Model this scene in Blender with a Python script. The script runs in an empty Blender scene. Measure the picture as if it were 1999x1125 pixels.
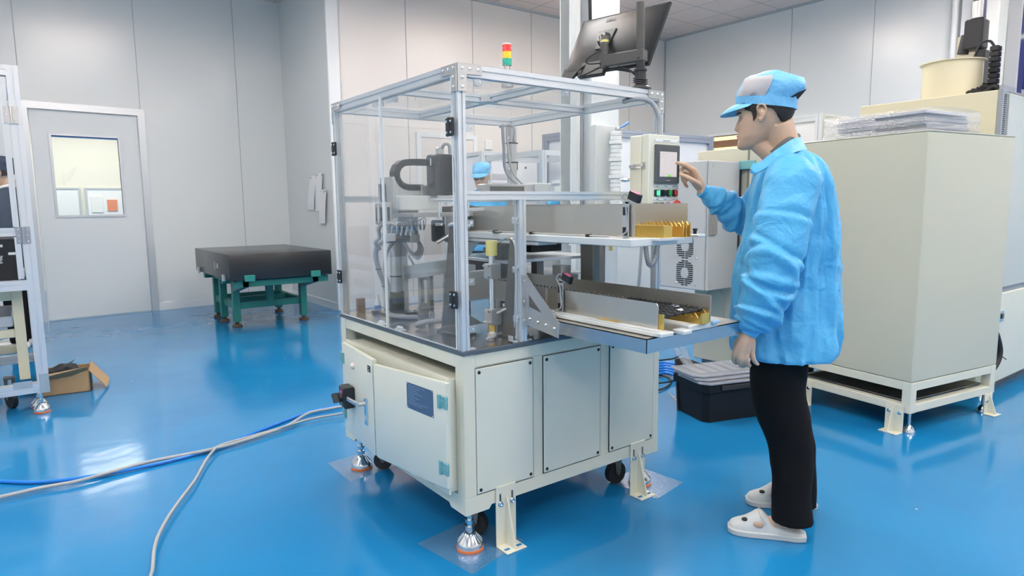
import bpy, bmesh, math, random
from mathutils import Vector, Matrix, noise
random.seed(7)
SC = bpy.context.scene
COL = SC.collection
PI = math.pi
V = Vector

# ------------------------------------------------------------------ camera
FPX, PITCH, ROLL, YAW = 1285.1, .12568, -.01047, .92773
CAMP = V((-1.1868, -1.8690, 1.25))
FW = V((math.cos(YAW)*math.cos(PITCH), math.sin(YAW)*math.cos(PITCH), -math.sin(PITCH)))
_r = V((math.sin(YAW), -math.cos(YAW), 0)); _u = _r.cross(FW)
RT = _r*math.cos(ROLL) + _u*math.sin(ROLL)
UP = -_r*math.sin(ROLL) + _u*math.cos(ROLL)
cd = bpy.data.cameras.new('camera'); cam = bpy.data.objects.new('camera', cd); COL.objects.link(cam)
cd.sensor_width = 36; cd.lens = FPX/1999*36; cd.clip_start = .05; cd.clip_end = 100
cam.matrix_world = Matrix(((RT.x, UP.x, -FW.x, CAMP.x), (RT.y, UP.y, -FW.y, CAMP.y), (RT.z, UP.z, -FW.z, CAMP.z), (0, 0, 0, 1)))
SC.camera = cam

def at(px, py, X=None, Y=None, Z=None, D=None):
    """world point on a plane of the room (or at a distance D) seen along one sight line of the survey photo"""
    d = FW*FPX + RT*(px-999.5) - UP*(py-562.5)
    if X is not None: t = (X-CAMP.x)/d.x
    elif Y is not None: t = (Y-CAMP.y)/d.y
    elif Z is not None: t = (Z-CAMP.z)/d.z
    else: t = D/FPX
    return CAMP + d*t

# ------------------------------------------------------------------ world and exposure
w = bpy.data.worlds.new('world'); SC.world = w; w.use_nodes = True
w.node_tree.nodes['Background'].inputs[0].default_value = (.8, .9, 1, 1)
w.node_tree.nodes['Background'].inputs[1].default_value = .3
SC.view_settings.view_transform = 'Standard'; SC.view_settings.look = 'None'
SC.view_settings.exposure = -.12; SC.view_settings.gamma = 1; SC.view_settings.use_curve_mapping = False
LAMP_POWER = 19          # emission strength of the ceiling panels
LAMP_COLOR = (1, .97, .93)

# ------------------------------------------------------------------ materials
def _n(nt, t, **k):
    n = nt.nodes.new(t)
    for a, b in k.items(): setattr(n, a, b)
    return n
def mat(name, col, rough=.5, metal=0, spec=.5, var=0, vscale=6, bump=0, bscale=60, coat=0, emit=None, estr=0, alpha=None, stretch=None, trans=0, sss=0, rvar=0):
    m = bpy.data.materials.new(name); m.use_nodes = True
    nt = m.node_tree; b = nt.nodes['Principled BSDF']
    b.inputs['Base Color'].default_value = (*col, 1); b.inputs['Roughness'].default_value = rough
    b.inputs['Metallic'].default_value = metal; b.inputs['Specular IOR Level'].default_value = spec
    b.inputs['Coat Weight'].default_value = coat; b.inputs['Coat Roughness'].default_value = .06
    b.inputs['Transmission Weight'].default_value = trans
    if sss:
        b.inputs['Subsurface Weight'].default_value = sss; b.inputs['Subsurface Radius'].default_value = (.012, .005, .003)
    tc = _n(nt, 'ShaderNodeTexCoord'); mp = _n(nt, 'ShaderNodeMapping')
    nt.links.new(tc.outputs['Object'], mp.inputs[0])
    if stretch: mp.inputs['Scale'].default_value = stretch
    if var or rvar:
        no = _n(nt, 'ShaderNodeTexNoise'); no.inputs['Scale'].default_value = vscale; no.inputs['Detail'].default_value = 4
        nt.links.new(mp.outputs[0], no.inputs['Vector'])
    if var:
        mx = _n(nt, 'ShaderNodeMix', data_type='RGBA')
        mx.inputs[6].default_value = (*[max(0, c*(1-var)) for c in col], 1); mx.inputs[7].default_value = (*[min(1, c*(1+var)) for c in col], 1)
        nt.links.new(no.outputs[0], mx.inputs[0]); nt.links.new(mx.outputs[2], b.inputs['Base Color'])
    if rvar:
        mr = _n(nt, 'ShaderNodeMapRange'); mr.inputs[3].default_value = max(0, rough-rvar); mr.inputs[4].default_value = rough+rvar
        nt.links.new(no.outputs[0], mr.inputs[0]); nt.links.new(mr.outputs[0], b.inputs['Roughness'])
    if bump:
        nb = _n(nt, 'ShaderNodeTexNoise'); nb.inputs['Scale'].default_value = bscale; nb.inputs['Detail'].default_value = 3
        nt.links.new(mp.outputs[0], nb.inputs['Vector'])
        bp = _n(nt, 'ShaderNodeBump'); bp.inputs['Strength'].default_value = bump; bp.inputs['Distance'].default_value = .01
        nt.links.new(nb.outputs[0], bp.inputs['Height']); nt.links.new(bp.outputs[0], b.inputs['Normal'])
    if emit:
        b.inputs['Emission Color'].default_value = (*emit, 1); b.inputs['Emission Strength'].default_value = estr
    return m
def clear(name, tint=(1, 1, 1), haze=.03, refl=.05, rough=.02, hazecol=(.85, .9, .95), bump=0, bscale=30):
    """thin clear plastic: see-through with a little haze and a fresnel reflection"""
    m = bpy.data.materials.new(name); m.use_nodes = True; nt = m.node_tree
    nt.nodes.remove(nt.nodes['Principled BSDF']); out = nt.nodes['Material Output']
    t = _n(nt, 'ShaderNodeBsdfTransparent'); t.inputs[0].default_value = (*tint, 1)
    d = _n(nt, 'ShaderNodeBsdfDiffuse'); d.inputs[0].default_value = (*hazecol, 1)
    g = _n(nt, 'ShaderNodeBsdfGlossy'); g.inputs['Roughness'].default_value = rough
    m1 = _n(nt, 'ShaderNodeMixShader'); m1.inputs[0].default_value = haze
    nt.links.new(t.outputs[0], m1.inputs[1]); nt.links.new(d.outputs[0], m1.inputs[2])
    lw = _n(nt, 'ShaderNodeLayerWeight'); lw.inputs[0].default_value = .14
    mr = _n(nt, 'ShaderNodeMapRange'); mr.inputs[3].default_value = refl; mr.inputs[4].default_value = .30
    nt.links.new(lw.outputs['Fresnel'], mr.inputs[0])
    m2 = _n(nt, 'ShaderNodeMixShader'); nt.links.new(mr.outputs[0], m2.inputs[0])
    nt.links.new(m1.outputs[0], m2.inputs[1]); nt.links.new(g.outputs[0], m2.inputs[2]); nt.links.new(m2.outputs[0], out.inputs[0])
    if bump:
        nb = _n(nt, 'ShaderNodeTexNoise'); nb.inputs['Scale'].default_value = bscale
        bp = _n(nt, 'ShaderNodeBump'); bp.inputs['Strength'].default_value = bump; bp.inputs['Distance'].default_value = .01
        nt.links.new(nb.outputs[0], bp.inputs['Height']); nt.links.new(bp.outputs[0], g.inputs['Normal'])
    return m
M = {}
M['wall'] = mat('wall_panel_paint', (.72, .765, .77), .22, var=.02, vscale=1.2, bump=.02, bscale=3)
M['wall_warm'] = mat('wall_panel_warm', (.74, .72, .695), .3, var=.02, vscale=1.2)
M['trim'] = mat('white_trim', (.78, .82, .84), .3)
M['seam'] = mat('panel_seam', (.42, .46, .48), .5)
M['door'] = mat('door_paint', (.71, .76, .775), .28)
M['doorframe'] = mat('door_frame_alu', (.62, .66, .69), .3, metal=.4)
M['cream'] = mat('cream_enamel', (.78, .765, .63), .28, bump=.03, bscale=220)
M['cream_door'] = mat('cream_enamel_door', (.76, .77, .66), .22, bump=.03, bscale=220)
M['cab'] = mat('beige_enamel', (.57, .57, .46), .2, bump=.02, bscale=200)
M['cab2'] = mat('yellow_cream_enamel', (.70, .66, .48), .25)
M['greybox'] = mat('grey_enamel', (.50, .52, .52), .35)
M['greygreen'] = mat('grey_green_enamel', (.50, .54, .52), .35)
M['alu'] = mat('anodised_aluminium', (.72, .755, .78), .32, metal=.55)
M['alu_dark'] = mat('profile_slot', (.42, .45, .47), .4, metal=.5)
M['steel'] = mat('brushed_steel', (.62, .59, .53), .33, metal=.85, var=.12, vscale=5, rvar=.08)
M['steel2'] = mat('satin_steel', (.64, .635, .62), .3, metal=.8, var=.06, vscale=10)
M['steel_dark'] = mat('dark_steel', (.22, .21, .195), .32, metal=.8, var=.15, vscale=12)
M['chrome'] = mat('chrome', (.8, .82, .84), .12, metal=1)
M['plate'] = mat('tabletop_steel', (.30, .275, .26), .20, metal=.8, var=.1, vscale=8)
M['plate_edge'] = mat('tabletop_edge', (.10, .125, .15), .5)
M['black'] = mat('black_plastic', (.018, .019, .022), .45)
M['black_gloss'] = mat('black_gloss', (.02, .021, .024), .2)
M['rubber'] = mat('black_rubber', (.03, .03, .033), .7)
M['orange'] = mat('orange_rubber', (.85, .22, .06), .5)
M['teal'] = mat('teal_plastic', (.17, .42, .44), .4)
M['brass'] = mat('brass', (.75, .52, .14), .3, metal=.75, var=.12, vscale=20)
M['yellow'] = mat('yellow_plastic', (.72, .64, .22), .45)
M['white'] = mat('white_plastic', (.82, .84, .84), .4)
M['white_paint'] = mat('white_paint', (.64, .67, .66), .35)
M['paper'] = mat('paper', (.85, .87, .90), .7)
M['ink'] = mat('grey_ink', (.30, .31, .33), .7)
M['greyhose'] = mat('grey_corrugated_hose', (.42, .43, .45), .5)
M['greycable'] = mat('grey_cable', (.40, .42, .43), .5)
M['bluecable'] = mat('blue_hose', (.01, .22, .72), .3)
M['crate'] = mat('black_crate_plastic', (.010, .012, .016), .6, spec=.25)
M['bluetape'] = mat('blue_handle', (.06, .22, .55), .4)
M['nameplate'] = mat('blue_nameplate', (.11, .17, .26), .35, metal=.3)
M['nametext'] = mat('nameplate_text', (.20, .30, .45), .4)
M['green_stand'] = mat('green_paint', (.02, .22, .19), .45, var=.1, vscale=9)
M['granite'] = mat('black_granite', (.022, .024, .026), .25, var=.3, vscale=160)
M['granite_side'] = M['granite']
M['rust'] = mat('rusty_foot', (.10, .065, .045), .7, var=.3, vscale=40)
M['cardboard'] = mat('cardboard', (.48, .32, .17), .8, var=.06, vscale=20)
M['monitor'] = mat('monitor_back', (.022, .025, .027), .33, spec=.3)
M['arm'] = mat('dark_grey_arm', (.085, .085, .082), .35, metal=.3)
M['led_red'] = mat('signal_red', (.75, .03, .03), .25, emit=(1, .05, .05), estr=.25)
M['led_amber'] = mat('signal_amber', (.85, .50, .02), .25, emit=(1, .6, .05), estr=.25)
M['led_green'] = mat('signal_green', (.0, .42, .30), .25)
M['screen'] = mat('touchscreen', (.1, .1, .1), .3, emit=(.92, .84, .84), estr=.75)
M['screen_frame'] = mat('screen_bezel', (.10, .11, .115), .3)
M['scr_ink'] = mat('screen_marks', (.3, .3, .3), .5, emit=(.6, .55, .57), estr=.6)
M['scr_green'] = mat('screen_green', (.1, .4, .05), .5, emit=(.3, .75, .1), estr=.6)
M['btn_green_lit'] = mat('button_green_lit', (.1, .6, .3), .3, emit=(.1, .9, .5), estr=.8)
M['btn_green'] = mat('button_green', (.02, .35, .08), .3)
M['btn_red'] = mat('button_red', (.62, .03, .03), .3)
M['btn_yellow'] = mat('button_yellow', (.75, .55, .05), .3)
M['btn_blue'] = mat('button_blue', (.04, .14, .5), .3)
M['pink'] = mat('pink_label', (.8, .15, .3), .5)
M['skin'] = mat('skin', (.62, .425, .30), .5, var=.07, vscale=18, sss=.12, bump=.08, bscale=120)
M['lip'] = mat('lip', (.56, .27, .22), .5)
M['hair'] = mat('black_hair', (.014, .011, .010), .6, bump=.6, bscale=260)
M['shoe'] = mat('white_shoe_canvas', (.72, .73, .71), .6, bump=.15, bscale=300)
M['sole'] = mat('white_rubber_sole', (.68, .69, .66), .5)
M['trouser'] = mat('black_trouser_cloth', (.006, .006, .007), .85, bump=.2, bscale=14, spec=.2)
M['grey_shirt'] = mat('grey_collar', (.10, .10, .10), .8)
M['mesh_cloth'] = mat('grey_mesh_cloth', (.50, .49, .51), .8, bump=.4, bscale=500)
M['acrylic'] = clear('clear_acrylic', (.99, .995, .995), .010, .006, hazecol=(.95, .97, .98))
M['acrylic_edge'] = mat('acrylic_edge', (.80, .84, .84), .3)
M['clearblock'] = clear('clear_bracket', (.9, .93, .95), .18, .12)
M['film'] = clear('plastic_film', (1, 1, 1), .045, .02, rough=.05, bump=.25)
M['bag'] = clear('plastic_bag', (.93, .95, .96), .12, .2, rough=.08, bump=.8)
M['tray_clear'] = clear('clear_tray', (.80, .82, .86), .42, .12, rough=.12, hazecol=(.74, .76, .82), bump=.5)
M['glass'] = clear('door_glass', (.98, .99, .98), .02, .04)
M['stainless'] = mat('stainless_sheet', (.60, .62, .64), .22, metal=1)
M['deepblue'] = mat('deep_blue_drum', (.01, .03, .25), .35)
M['lamp'] = mat('lamp_panel', (1, 1, 1), .5, emit=LAMP_COLOR, estr=LAMP_POWER)
M['warmlight'] = mat('lit_room_glow', (.9, .8, .6), .5, emit=(1, .82, .50), estr=1.1)
M['brown'] = mat('brown_frame', (.32, .18, .10), .6)
M['navy'] = mat('navy_cloth', (.03, .05, .085), .85)
M['conduit'] = mat('grey_blue_conduit', (.30, .33, .37), .4)
M['poster'] = mat('orange_print', (.8, .25, .12), .7)

def cloth(name, col):
    m = mat(name, col, .42, spec=.35)
    nt = m.node_tree; b = nt.nodes['Principled BSDF']
    tc = nt.nodes['Texture Coordinate']
    mus = _n(nt, 'ShaderNodeTexNoise'); mus.inputs['Scale'].default_value = 11; mus.inputs['Detail'].default_value = 3; mus.inputs['Distortion'].default_value = 1.2
    n2 = _n(nt, 'ShaderNodeTexNoise'); n2.inputs['Scale'].default_value = 45; n2.inputs['Detail'].default_value = 2
    wv = _n(nt, 'ShaderNodeTexWave'); wv.inputs['Scale'].default_value = 160; wv.bands_direction = 'X'
    for x in (mus, n2, wv): nt.links.new(tc.outputs['Object'], x.inputs[0])
    ad = _n(nt, 'ShaderNodeMath', operation='MULTIPLY_ADD'); ad.inputs[1].default_value = .25
    nt.links.new(n2.outputs[0], ad.inputs[0]); nt.links.new(mus.outputs[0], ad.inputs[2])
    bp = _n(nt, 'ShaderNodeBump'); bp.inputs['Strength'].default_value = .38; bp.inputs['Distance'].default_value = .03
    nt.links.new(ad.outputs[0], bp.inputs['Height'])
    b2 = _n(nt, 'ShaderNodeBump'); b2.inputs['Strength'].default_value = .08; b2.inputs['Distance'].default_value = .002
    nt.links.new(wv.outputs[0], b2.inputs['Height']); nt.links.new(bp.outputs[0], b2.inputs['Normal'])
    nt.links.new(b2.outputs[0], b.inputs['Normal'])
    b.inputs['Sheen Weight'].default_value = .1
    return m
M['smock'] = cloth('blue_antistatic_cloth', (.085, .43, .75))
M['cap'] = cloth('light_blue_cap_cloth', (.17, .50, .80))

def floor_mat():
    m = mat('blue_epoxy', (.016, .28, .57), .13, coat=0, spec=.5)
    nt = m.node_tree; b = nt.nodes['Principled BSDF']; tc = nt.nodes['Texture Coordinate']
    no = _n(nt, 'ShaderNodeTexNoise'); no.inputs['Scale'].default_value = .9; no.inputs['Detail'].default_value = 5
    cr = _n(nt, 'ShaderNodeValToRGB'); cr.color_ramp.elements[0].position = .3; cr.color_ramp.elements[0].color = (.008, .195, .46, 1)
    cr.color_ramp.elements[1].position = .75; cr.color_ramp.elements[1].color = (.016, .245, .53, 1)
    nt.links.new(tc.outputs['Object'], no.inputs[0]); nt.links.new(no.outputs[0], cr.inputs[0])
    # small pale chips scattered on the paint
    vo = _n(nt, 'ShaderNodeTexVoronoi'); vo.inputs['Scale'].default_value = 2.6
    lt = _n(nt, 'ShaderNodeMath', operation='LESS_THAN'); lt.inputs[1].default_value = .012
    nt.links.new(tc.outputs['Object'], vo.inputs[0]); nt.links.new(vo.outputs['Distance'], lt.inputs[0])
    mx = _n(nt, 'ShaderNodeMix', data_type='RGBA'); mx.inputs[7].default_value = (.55, .62, .62, 1)
    nt.links.new(lt.outputs[0], mx.inputs[0]); nt.links.new(cr.outputs[0], mx.inputs[6]); nt.links.new(mx.outputs[2], b.inputs['Base Color'])
    n2 = _n(nt, 'ShaderNodeTexNoise'); n2.inputs['Scale'].default_value = 3.5; n2.inputs['Detail'].default_value = 2
    n3 = _n(nt, 'ShaderNodeTexNoise'); n3.inputs['Scale'].default_value = 40
    for x in (n2, n3): nt.links.new(tc.outputs['Object'], x.inputs[0])
    ad = _n(nt, 'ShaderNodeMath', operation='MULTIPLY_ADD'); ad.inputs[1].default_value = .04
    nt.links.new(n3.outputs[0], ad.inputs[0]); nt.links.new(n2.outputs[0], ad.inputs[2])
    bp = _n(nt, 'ShaderNodeBump'); bp.inputs['Strength'].default_value = .10; bp.inputs['Distance'].default_value = .03
    nt.links.new(ad.outputs[0], bp.inputs['Height']); nt.links.new(bp.outputs[0], b.inputs['Normal'])
    return m
M['floor'] = floor_mat()
def ceil_mat():
    m = mat('ceiling_tiles', (.72, .66, .62), .7)
    nt = m.node_tree; b = nt.nodes['Principled BSDF']; tc = nt.nodes['Texture Coordinate']
    br = _n(nt, 'ShaderNodeTexBrick'); br.offset = 0; br.inputs['Scale'].default_value = 1
    br.inputs['Brick Width'].default_value = .6; br.inputs['Row Height'].default_value = .6; br.inputs['Mortar Size'].default_value = .006
    br.inputs['Color1'].default_value = (.90, .755, .68, 1); br.inputs['Color2'].default_value = (.87, .73, .66, 1); br.inputs['Mortar'].default_value = (.42, .40, .38, 1)
    nt.links.new(tc.outputs['Object'], br.inputs[0]); nt.links.new(br.outputs[0], b.inputs['Base Color'])
    return m
M['ceiling'] = ceil_mat()

# ------------------------------------------------------------------ mesh helpers
def BM(): return bmesh.new()
def box(bm, a, b, bev=0, seg=1):
    a = V(a); b = V(b); lo = V(map(min, a, b)); hi = V(map(max, a, b))
    r = bmesh.ops.create_cube(bm, size=1)['verts']
    for v in r:
        for i in range(3): v.co[i] = (lo[i]+hi[i])/2 + v.co[i]*(hi[i]-lo[i])
    if bev > 0:
        es = list({e for v in r for e in v.link_edges})
        bmesh.ops.bevel(bm, geom=es, offset=min(bev, min(hi[i]-lo[i] for i in range(3))*.45), segments=seg, affect='EDGES', profile=.5)
    return bm
def frame_of(d):
    d = d.normalized(); a = V((0, 0, 1)) if abs(d.z) < .9 else V((1, 0, 0))
    x = a.cross(d).normalized(); return x, d.cross(x).normalized(), d
def cyl(bm, a, b, r, r2=None, n=20, cap=True):
    a = V(a); b = V(b); r2 = r if r2 is None else r2; x, y, d = frame_of(b-a)
    A = [bm.verts.new(a+(x*math.cos(t)+y*math.sin(t))*r) for t in [2*PI*i/n for i in range(n)]]
    B = [bm.verts.new(b+(x*math.cos(t)+y*math.sin(t))*r2) for t in [2*PI*i/n for i in range(n)]]
    for i in range(n): bm.faces.new((A[i], A[(i+1) % n], B[(i+1) % n], B[i]))
    if cap:
        bm.faces.new(A[::-1]); bm.faces.new(B)
    return bm
def catmull(p, k=8):
    p = [V(q) for q in p]
    if len(p) < 3: return p
    q = [p[0]*2-p[1]]+p+[p[-1]*2-p[-2]]; out = []
    for i in range(1, len(q)-2):
        for j in range(k):
            t = j/k
            out.append(.5*((2*q[i])+(-q[i-1]+q[i+1])*t+(2*q[i-1]-5*q[i]+4*q[i+1]-q[i+2])*t*t+(-q[i-1]+3*q[i]-3*q[i+1]+q[i+2])*t**3))
    out.append(p[-1]); return out
def tube(bm, pts, r, n=10, smooth=0, radii=None, round_ends=False):
    """tube along points; radii may vary along the given points"""
    pts = [V(p) for p in pts]
    if smooth:
        if radii:
            rr = catmull([V((x, 0, 0)) for x in radii], smooth); radii = [v.x for v in rr]
        pts = catmull(pts, smooth)
    rad = radii if radii else [r]*len(pts)
    rings = []; prev = None
    if round_ends:
        d0 = (pts[0]-pts[1]).normalized(); d1 = (pts[-1]-pts[-2]).normalized()
        pre = [(pts[0]+d0*rad[0]*math.sin(a), max(rad[0]*math.cos(a), 1e-4)) for a in (1.45, 1.1, .75, .35)]
        post = [(pts[-1]+d1*rad[-1]*math.sin(a), max(rad[-1]*math.cos(a), 1e-4)) for a in (.35, .75, 1.1, 1.45)]
        pts = [p for p, _ in pre]+pts+[p for p, _ in post]; rad = [q for _, q in pre]+list(rad)+[q for _, q in post]
    for i, p in enumerate(pts):
        d = (pts[min(i+1, len(pts)-1)]-pts[max(i-1, 0)])
        if d.length < 1e-9: d = V((0, 0, 1))
        d.normalize()
        if prev is None: x, y, _ = frame_of(d)
        else:
            x = prev-d*prev.dot(d)
            if x.length < 1e-6: x, y, _ = frame_of(d)
            x.normalize(); y = d.cross(x)
        prev = x
        rings.append([bm.verts.new(p+(x*math.cos(2*PI*k/n)+y*math.sin(2*PI*k/n))*rad[i]) for k in range(n)])
    for a, b in zip(rings, rings[1:]):
        for k in range(n): bm.faces.new((a[k], a[(k+1) % n], b[(k+1) % n], b[k]))
    bm.faces.new(rings[0][::-1]); bm.faces.new(rings[-1]); return bm
def lathe(bm, c, prof, n=28, axis=(0, 0, 1)):
    """prof = [(radius, height)...] turned about an axis through c"""
    x, y, d = frame_of(V(axis)); c = V(c)
    rings = [[bm.verts.new(c+d*h+(x*math.cos(2*PI*k/n)+y*math.sin(2*PI*k/n))*max(r, 1e-4)) for k in range(n)] for r, h in prof]
    for a, b in zip(rings, rings[1:]):
        for k in range(n): bm.faces.new((a[k], a[(k+1) % n], b[(k+1) % n], b[k]))
    bm.faces.new(rings[0][::-1]); bm.faces.new(rings[-1]); return bm
def prism(bm, pts, off, bev=0):
    """polygon (3D points) extruded by the vector off"""
    off = V(off); a = [bm.verts.new(V(p)) for p in pts]; b = [bm.verts.new(V(p)+off) for p in pts]; n = len(a)
    fs = [bm.faces.new(a), bm.faces.new(b[::-1])]
    for i in range(n): fs.append(bm.faces.new((a[i], b[i], b[(i+1) % n], a[(i+1) % n])))
    if bev:
        bmesh.ops.bevel(bm, geom=list({e for f in fs[:2] for e in f.edges}), offset=bev, segments=1, affect='EDGES')
    return bm
def loft(bm, rings, closed=True, cap=True):
    R = [[bm.verts.new(V(p)) for p in r] for r in rings]; n = len(R[0])
    for a, b in zip(R, R[1:]):
        for k in range(n if closed else n-1): bm.faces.new((a[k], a[(k+1) % n], b[(k+1) % n], b[k]))
    if cap and closed:
        bm.faces.new(R[0][::-1]); bm.faces.new(R[-1])
    return bm
def ell(bm, c, r, rot=None, n=20, m=12):
    c = V(c); rings = []
    for i in range(m+1):
        t = -PI/2+PI*i/m; ring = []
        for k in range(n):
            p = V((math.cos(t)*math.cos(2*PI*k/n)*r[0], math.cos(t)*math.sin(2*PI*k/n)*r[1], math.sin(t)*r[2]))
            if i in (0, m): p = V((1e-4*math.cos(2*PI*k/n), 1e-4*math.sin(2*PI*k/n), p.z))
            ring.append(c+(rot @ p if rot else p))
        rings.append(ring)
    return loft(bm, rings)
def profile(bm, a, b, w=.03, h=None, up=(0, 0, 1)):
    """slotted aluminium extrusion from a to b (its centre line)"""
    a = V(a); b = V(b); h = h or w; d = (b-a).normalized(); up = V(up)
    if abs(d.dot(up)) > .9: up = V((1, 0, 0))
    x = d.cross(up).normalized(); y = x.cross(d).normalized(); s = .0042; t = .0045; W = w/2; H = h/2
    ys = [0] if h < w*1.5 else [-h/4, h/4]
    xs = [0] if w < h*1.5 else [-w/4, w/4]
    q = [(-W, -H)]
    for c in xs: q += [(c-s, -H), (c-s, -H+t), (c+s, -H+t), (c+s, -H)]
    q += [(W, -H)]
    for c in ys: q += [(W, c-s), (W-t, c-s), (W-t, c+s), (W, c+s)]
    q += [(W, H)]
    for c in xs[::-1]: q += [(c+s, H), (c+s, H-t), (c-s, H-t), (c-s, H)]
    q += [(-W, H)]
    for c in ys[::-1]: q += [(-W, c+s), (-W+t, c+s), (-W+t, c-s), (-W, c-s)]
    prism(bm, [a+x*u+y*v for u, v in q], b-a); return bm
def bolt(bm, c, n, r=.005, h=.004):
    n = V(n).normalized(); c = V(c); cyl(bm, c, c+n*h, r, r*.8, 12)
    return bm

def thing(name, label, cat, loc=(0, 0, 0), rotz=0, group=None):
    o = bpy.data.objects.new(name, None); COL.objects.link(o); o.empty_display_size = .1
    o.location = loc; o.rotation_euler = (0, 0, rotz); o['label'] = label; o['category'] = cat
    if group: o['group'] = group
    bpy.context.view_layer.update() if False else None
    return o
def root_matrix(o):
    while o.parent: o = o.parent
    return Matrix.Translation(o.location) @ Matrix.Rotation(o.rotation_euler.z, 4, 'Z')
def obj(name, bm, material, parent=None, local=False, smooth=None, label=None, keep=False):
    """one mesh object; coordinates are world ones unless local is set (then: of the top-level thing)"""
    if parent is not None and not local: bm.transform(root_matrix(parent).inverted())
    if not keep: bmesh.ops.recalc_face_normals(bm, faces=bm.faces)
    me = bpy.data.meshes.new(name); bm.to_mesh(me); bm.free()
    o = bpy.data.objects.new(name, me); COL.objects.link(o)
    for m in (material if isinstance(material, (list, tuple)) else [material]): me.materials.append(M[m] if isinstance(m, str) else m)
    if parent is not None: o.parent = parent
    ang = 35 if smooth is None else smooth
    if ang > 0:
        for p in me.polygons: p.use_smooth = True
        sh = set()
        bm2 = BM(); bm2.from_mesh(me)
        for e in bm2.edges:
            if len(e.link_faces) == 2 and e.calc_face_angle(0) > math.radians(ang): e.smooth = False
        bm2.to_mesh(me); bm2.free()
    if label: o['label'] = label
    return o
def objs(name, bm, material, parent=None, **k):
    """every separate piece in bm becomes an object of its own"""
    seen = set(); out = []
    for v in list(bm.verts):
        if v in seen: continue
        st = [v]; comp = []; seen.add(v)
        while st:
            q = st.pop(); comp.append(q)
            for e in q.link_edges:
                o = e.other_vert(q)
                if o not in seen: seen.add(o); st.append(o)
        nb = BM(); mp = {q: nb.verts.new(q.co) for q in comp}
        for f in {f for q in comp for f in q.link_faces}: nb.faces.new([mp[q] for q in f.verts])
        out.append(obj(name, nb, material, parent, **k))
    bm.free(); return out
def tag(o, label, cat, group=None, kind=None):
    o['label'] = label; o['category'] = cat
    if group: o['group'] = group
    if kind: o['kind'] = kind
    return o
def recenter(o):
    """move a one-mesh thing's origin to its base"""
    me = o.data; xs = [v.co.copy() for v in me.vertices]
    c = V(((min(p.x for p in xs)+max(p.x for p in xs))/2, (min(p.y for p in xs)+max(p.y for p in xs))/2, min(p.z for p in xs)))
    me.transform(Matrix.Translation(-c)); o.location = c; return o
def solo(name, bm, material, label, cat, group=None, kind=None, smooth=None):
    o = obj(name, bm, material, smooth=smooth); recenter(o); return tag(o, label, cat, group, kind)
def struct(name, bm, m, parent=None, smooth=None):
    o = obj(name, bm, m, parent, smooth=smooth)
    if parent is None: o['kind'] = 'structure'
    return o
def dup(o, parent=None):
    c = o.copy(); COL.objects.link(c)
    if parent is not None: c.parent = parent
    for ch in list(o.children): dup(ch, c)
    return c
def text(name, body, size, mtx, material, parent=None, depth=.0006, shear=0):
    cu = bpy.data.curves.new(name, 'FONT'); cu.body = body; cu.size = size; cu.extrude = depth; cu.align_x = 'CENTER'; cu.align_y = 'CENTER'; cu.shear = shear
    t = bpy.data.objects.new(name+'_tmp', cu); COL.objects.link(t)
    dg = bpy.context.evaluated_depsgraph_get(); me = bpy.data.meshes.new_from_object(t.evaluated_get(dg))
    bpy.data.objects.remove(t); bm = BM(); bm.from_mesh(me); bpy.data.meshes.remove(me); bm.transform(mtx)
    return obj(name, bm, material, parent, smooth=0)
def mtx(o, x, y):
    x = V(x).normalized(); z = x.cross(V(y)).normalized(); y = z.cross(x); o = V(o)
    return Matrix(((x.x, y.x, z.x, o.x), (x.y, y.y, z.y, o.y), (x.z, y.z, z.z, o.z), (0, 0, 0, 1)))

# ================================================================== THE SETTING
CH = 3.95                       # ceiling height
XL, XR, YB, YN = -4.2, 7.7, 5.67, -5.2
bm = BM(); box(bm, (XL-.2, YN-.2, -.1), (XR+.2, 12.2, 0)); struct('floor', bm, 'floor')
bm = BM(); box(bm, (XL-.2, YN-.2, CH), (XR+.2, 7.6, CH+.1)); struct('ceiling', bm, 'ceiling')
# wall with the door on the left; slightly out of square with the machine
def dw(x): return 7.19+.085*x
def wallseg(bm, x0, x1, z0, z1, t=.12, off=0):
    prism(bm, [(x0, dw(x0)+off, z0), (x1, dw(x1)+off, z0), (x1, dw(x1)+off+t, z0), (x0, dw(x0)+off+t, z0)], (0, 0, z1-z0))
DX0, DX1, DZ = -1.0, .09, 2.36
bm = BM()
wallseg(bm, XL, DX0, 0, CH); wallseg(bm, DX1, 1.98, 0, CH); wallseg(bm, DX0, DX1, DZ, CH)
struct('wall_left', bm, 'wall', smooth=0)
for i, x in enumerate((-2.2, -1.03, .112, 1.25)):
    bm = BM(); wallseg(bm, x-.004, x+.004, 2.42 if i == 1 or i == 2 else .1, CH, .004, -.004); struct('trim_%d' % (i+1), bm, 'seam')
bm = BM(); wallseg(bm, XL, DX0-.06, 0, .09, .012, -.012); wallseg(bm, DX1+.06, 1.86, 0, .09, .012, -.012); struct('baseboard_left', bm, 'trim')
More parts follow.
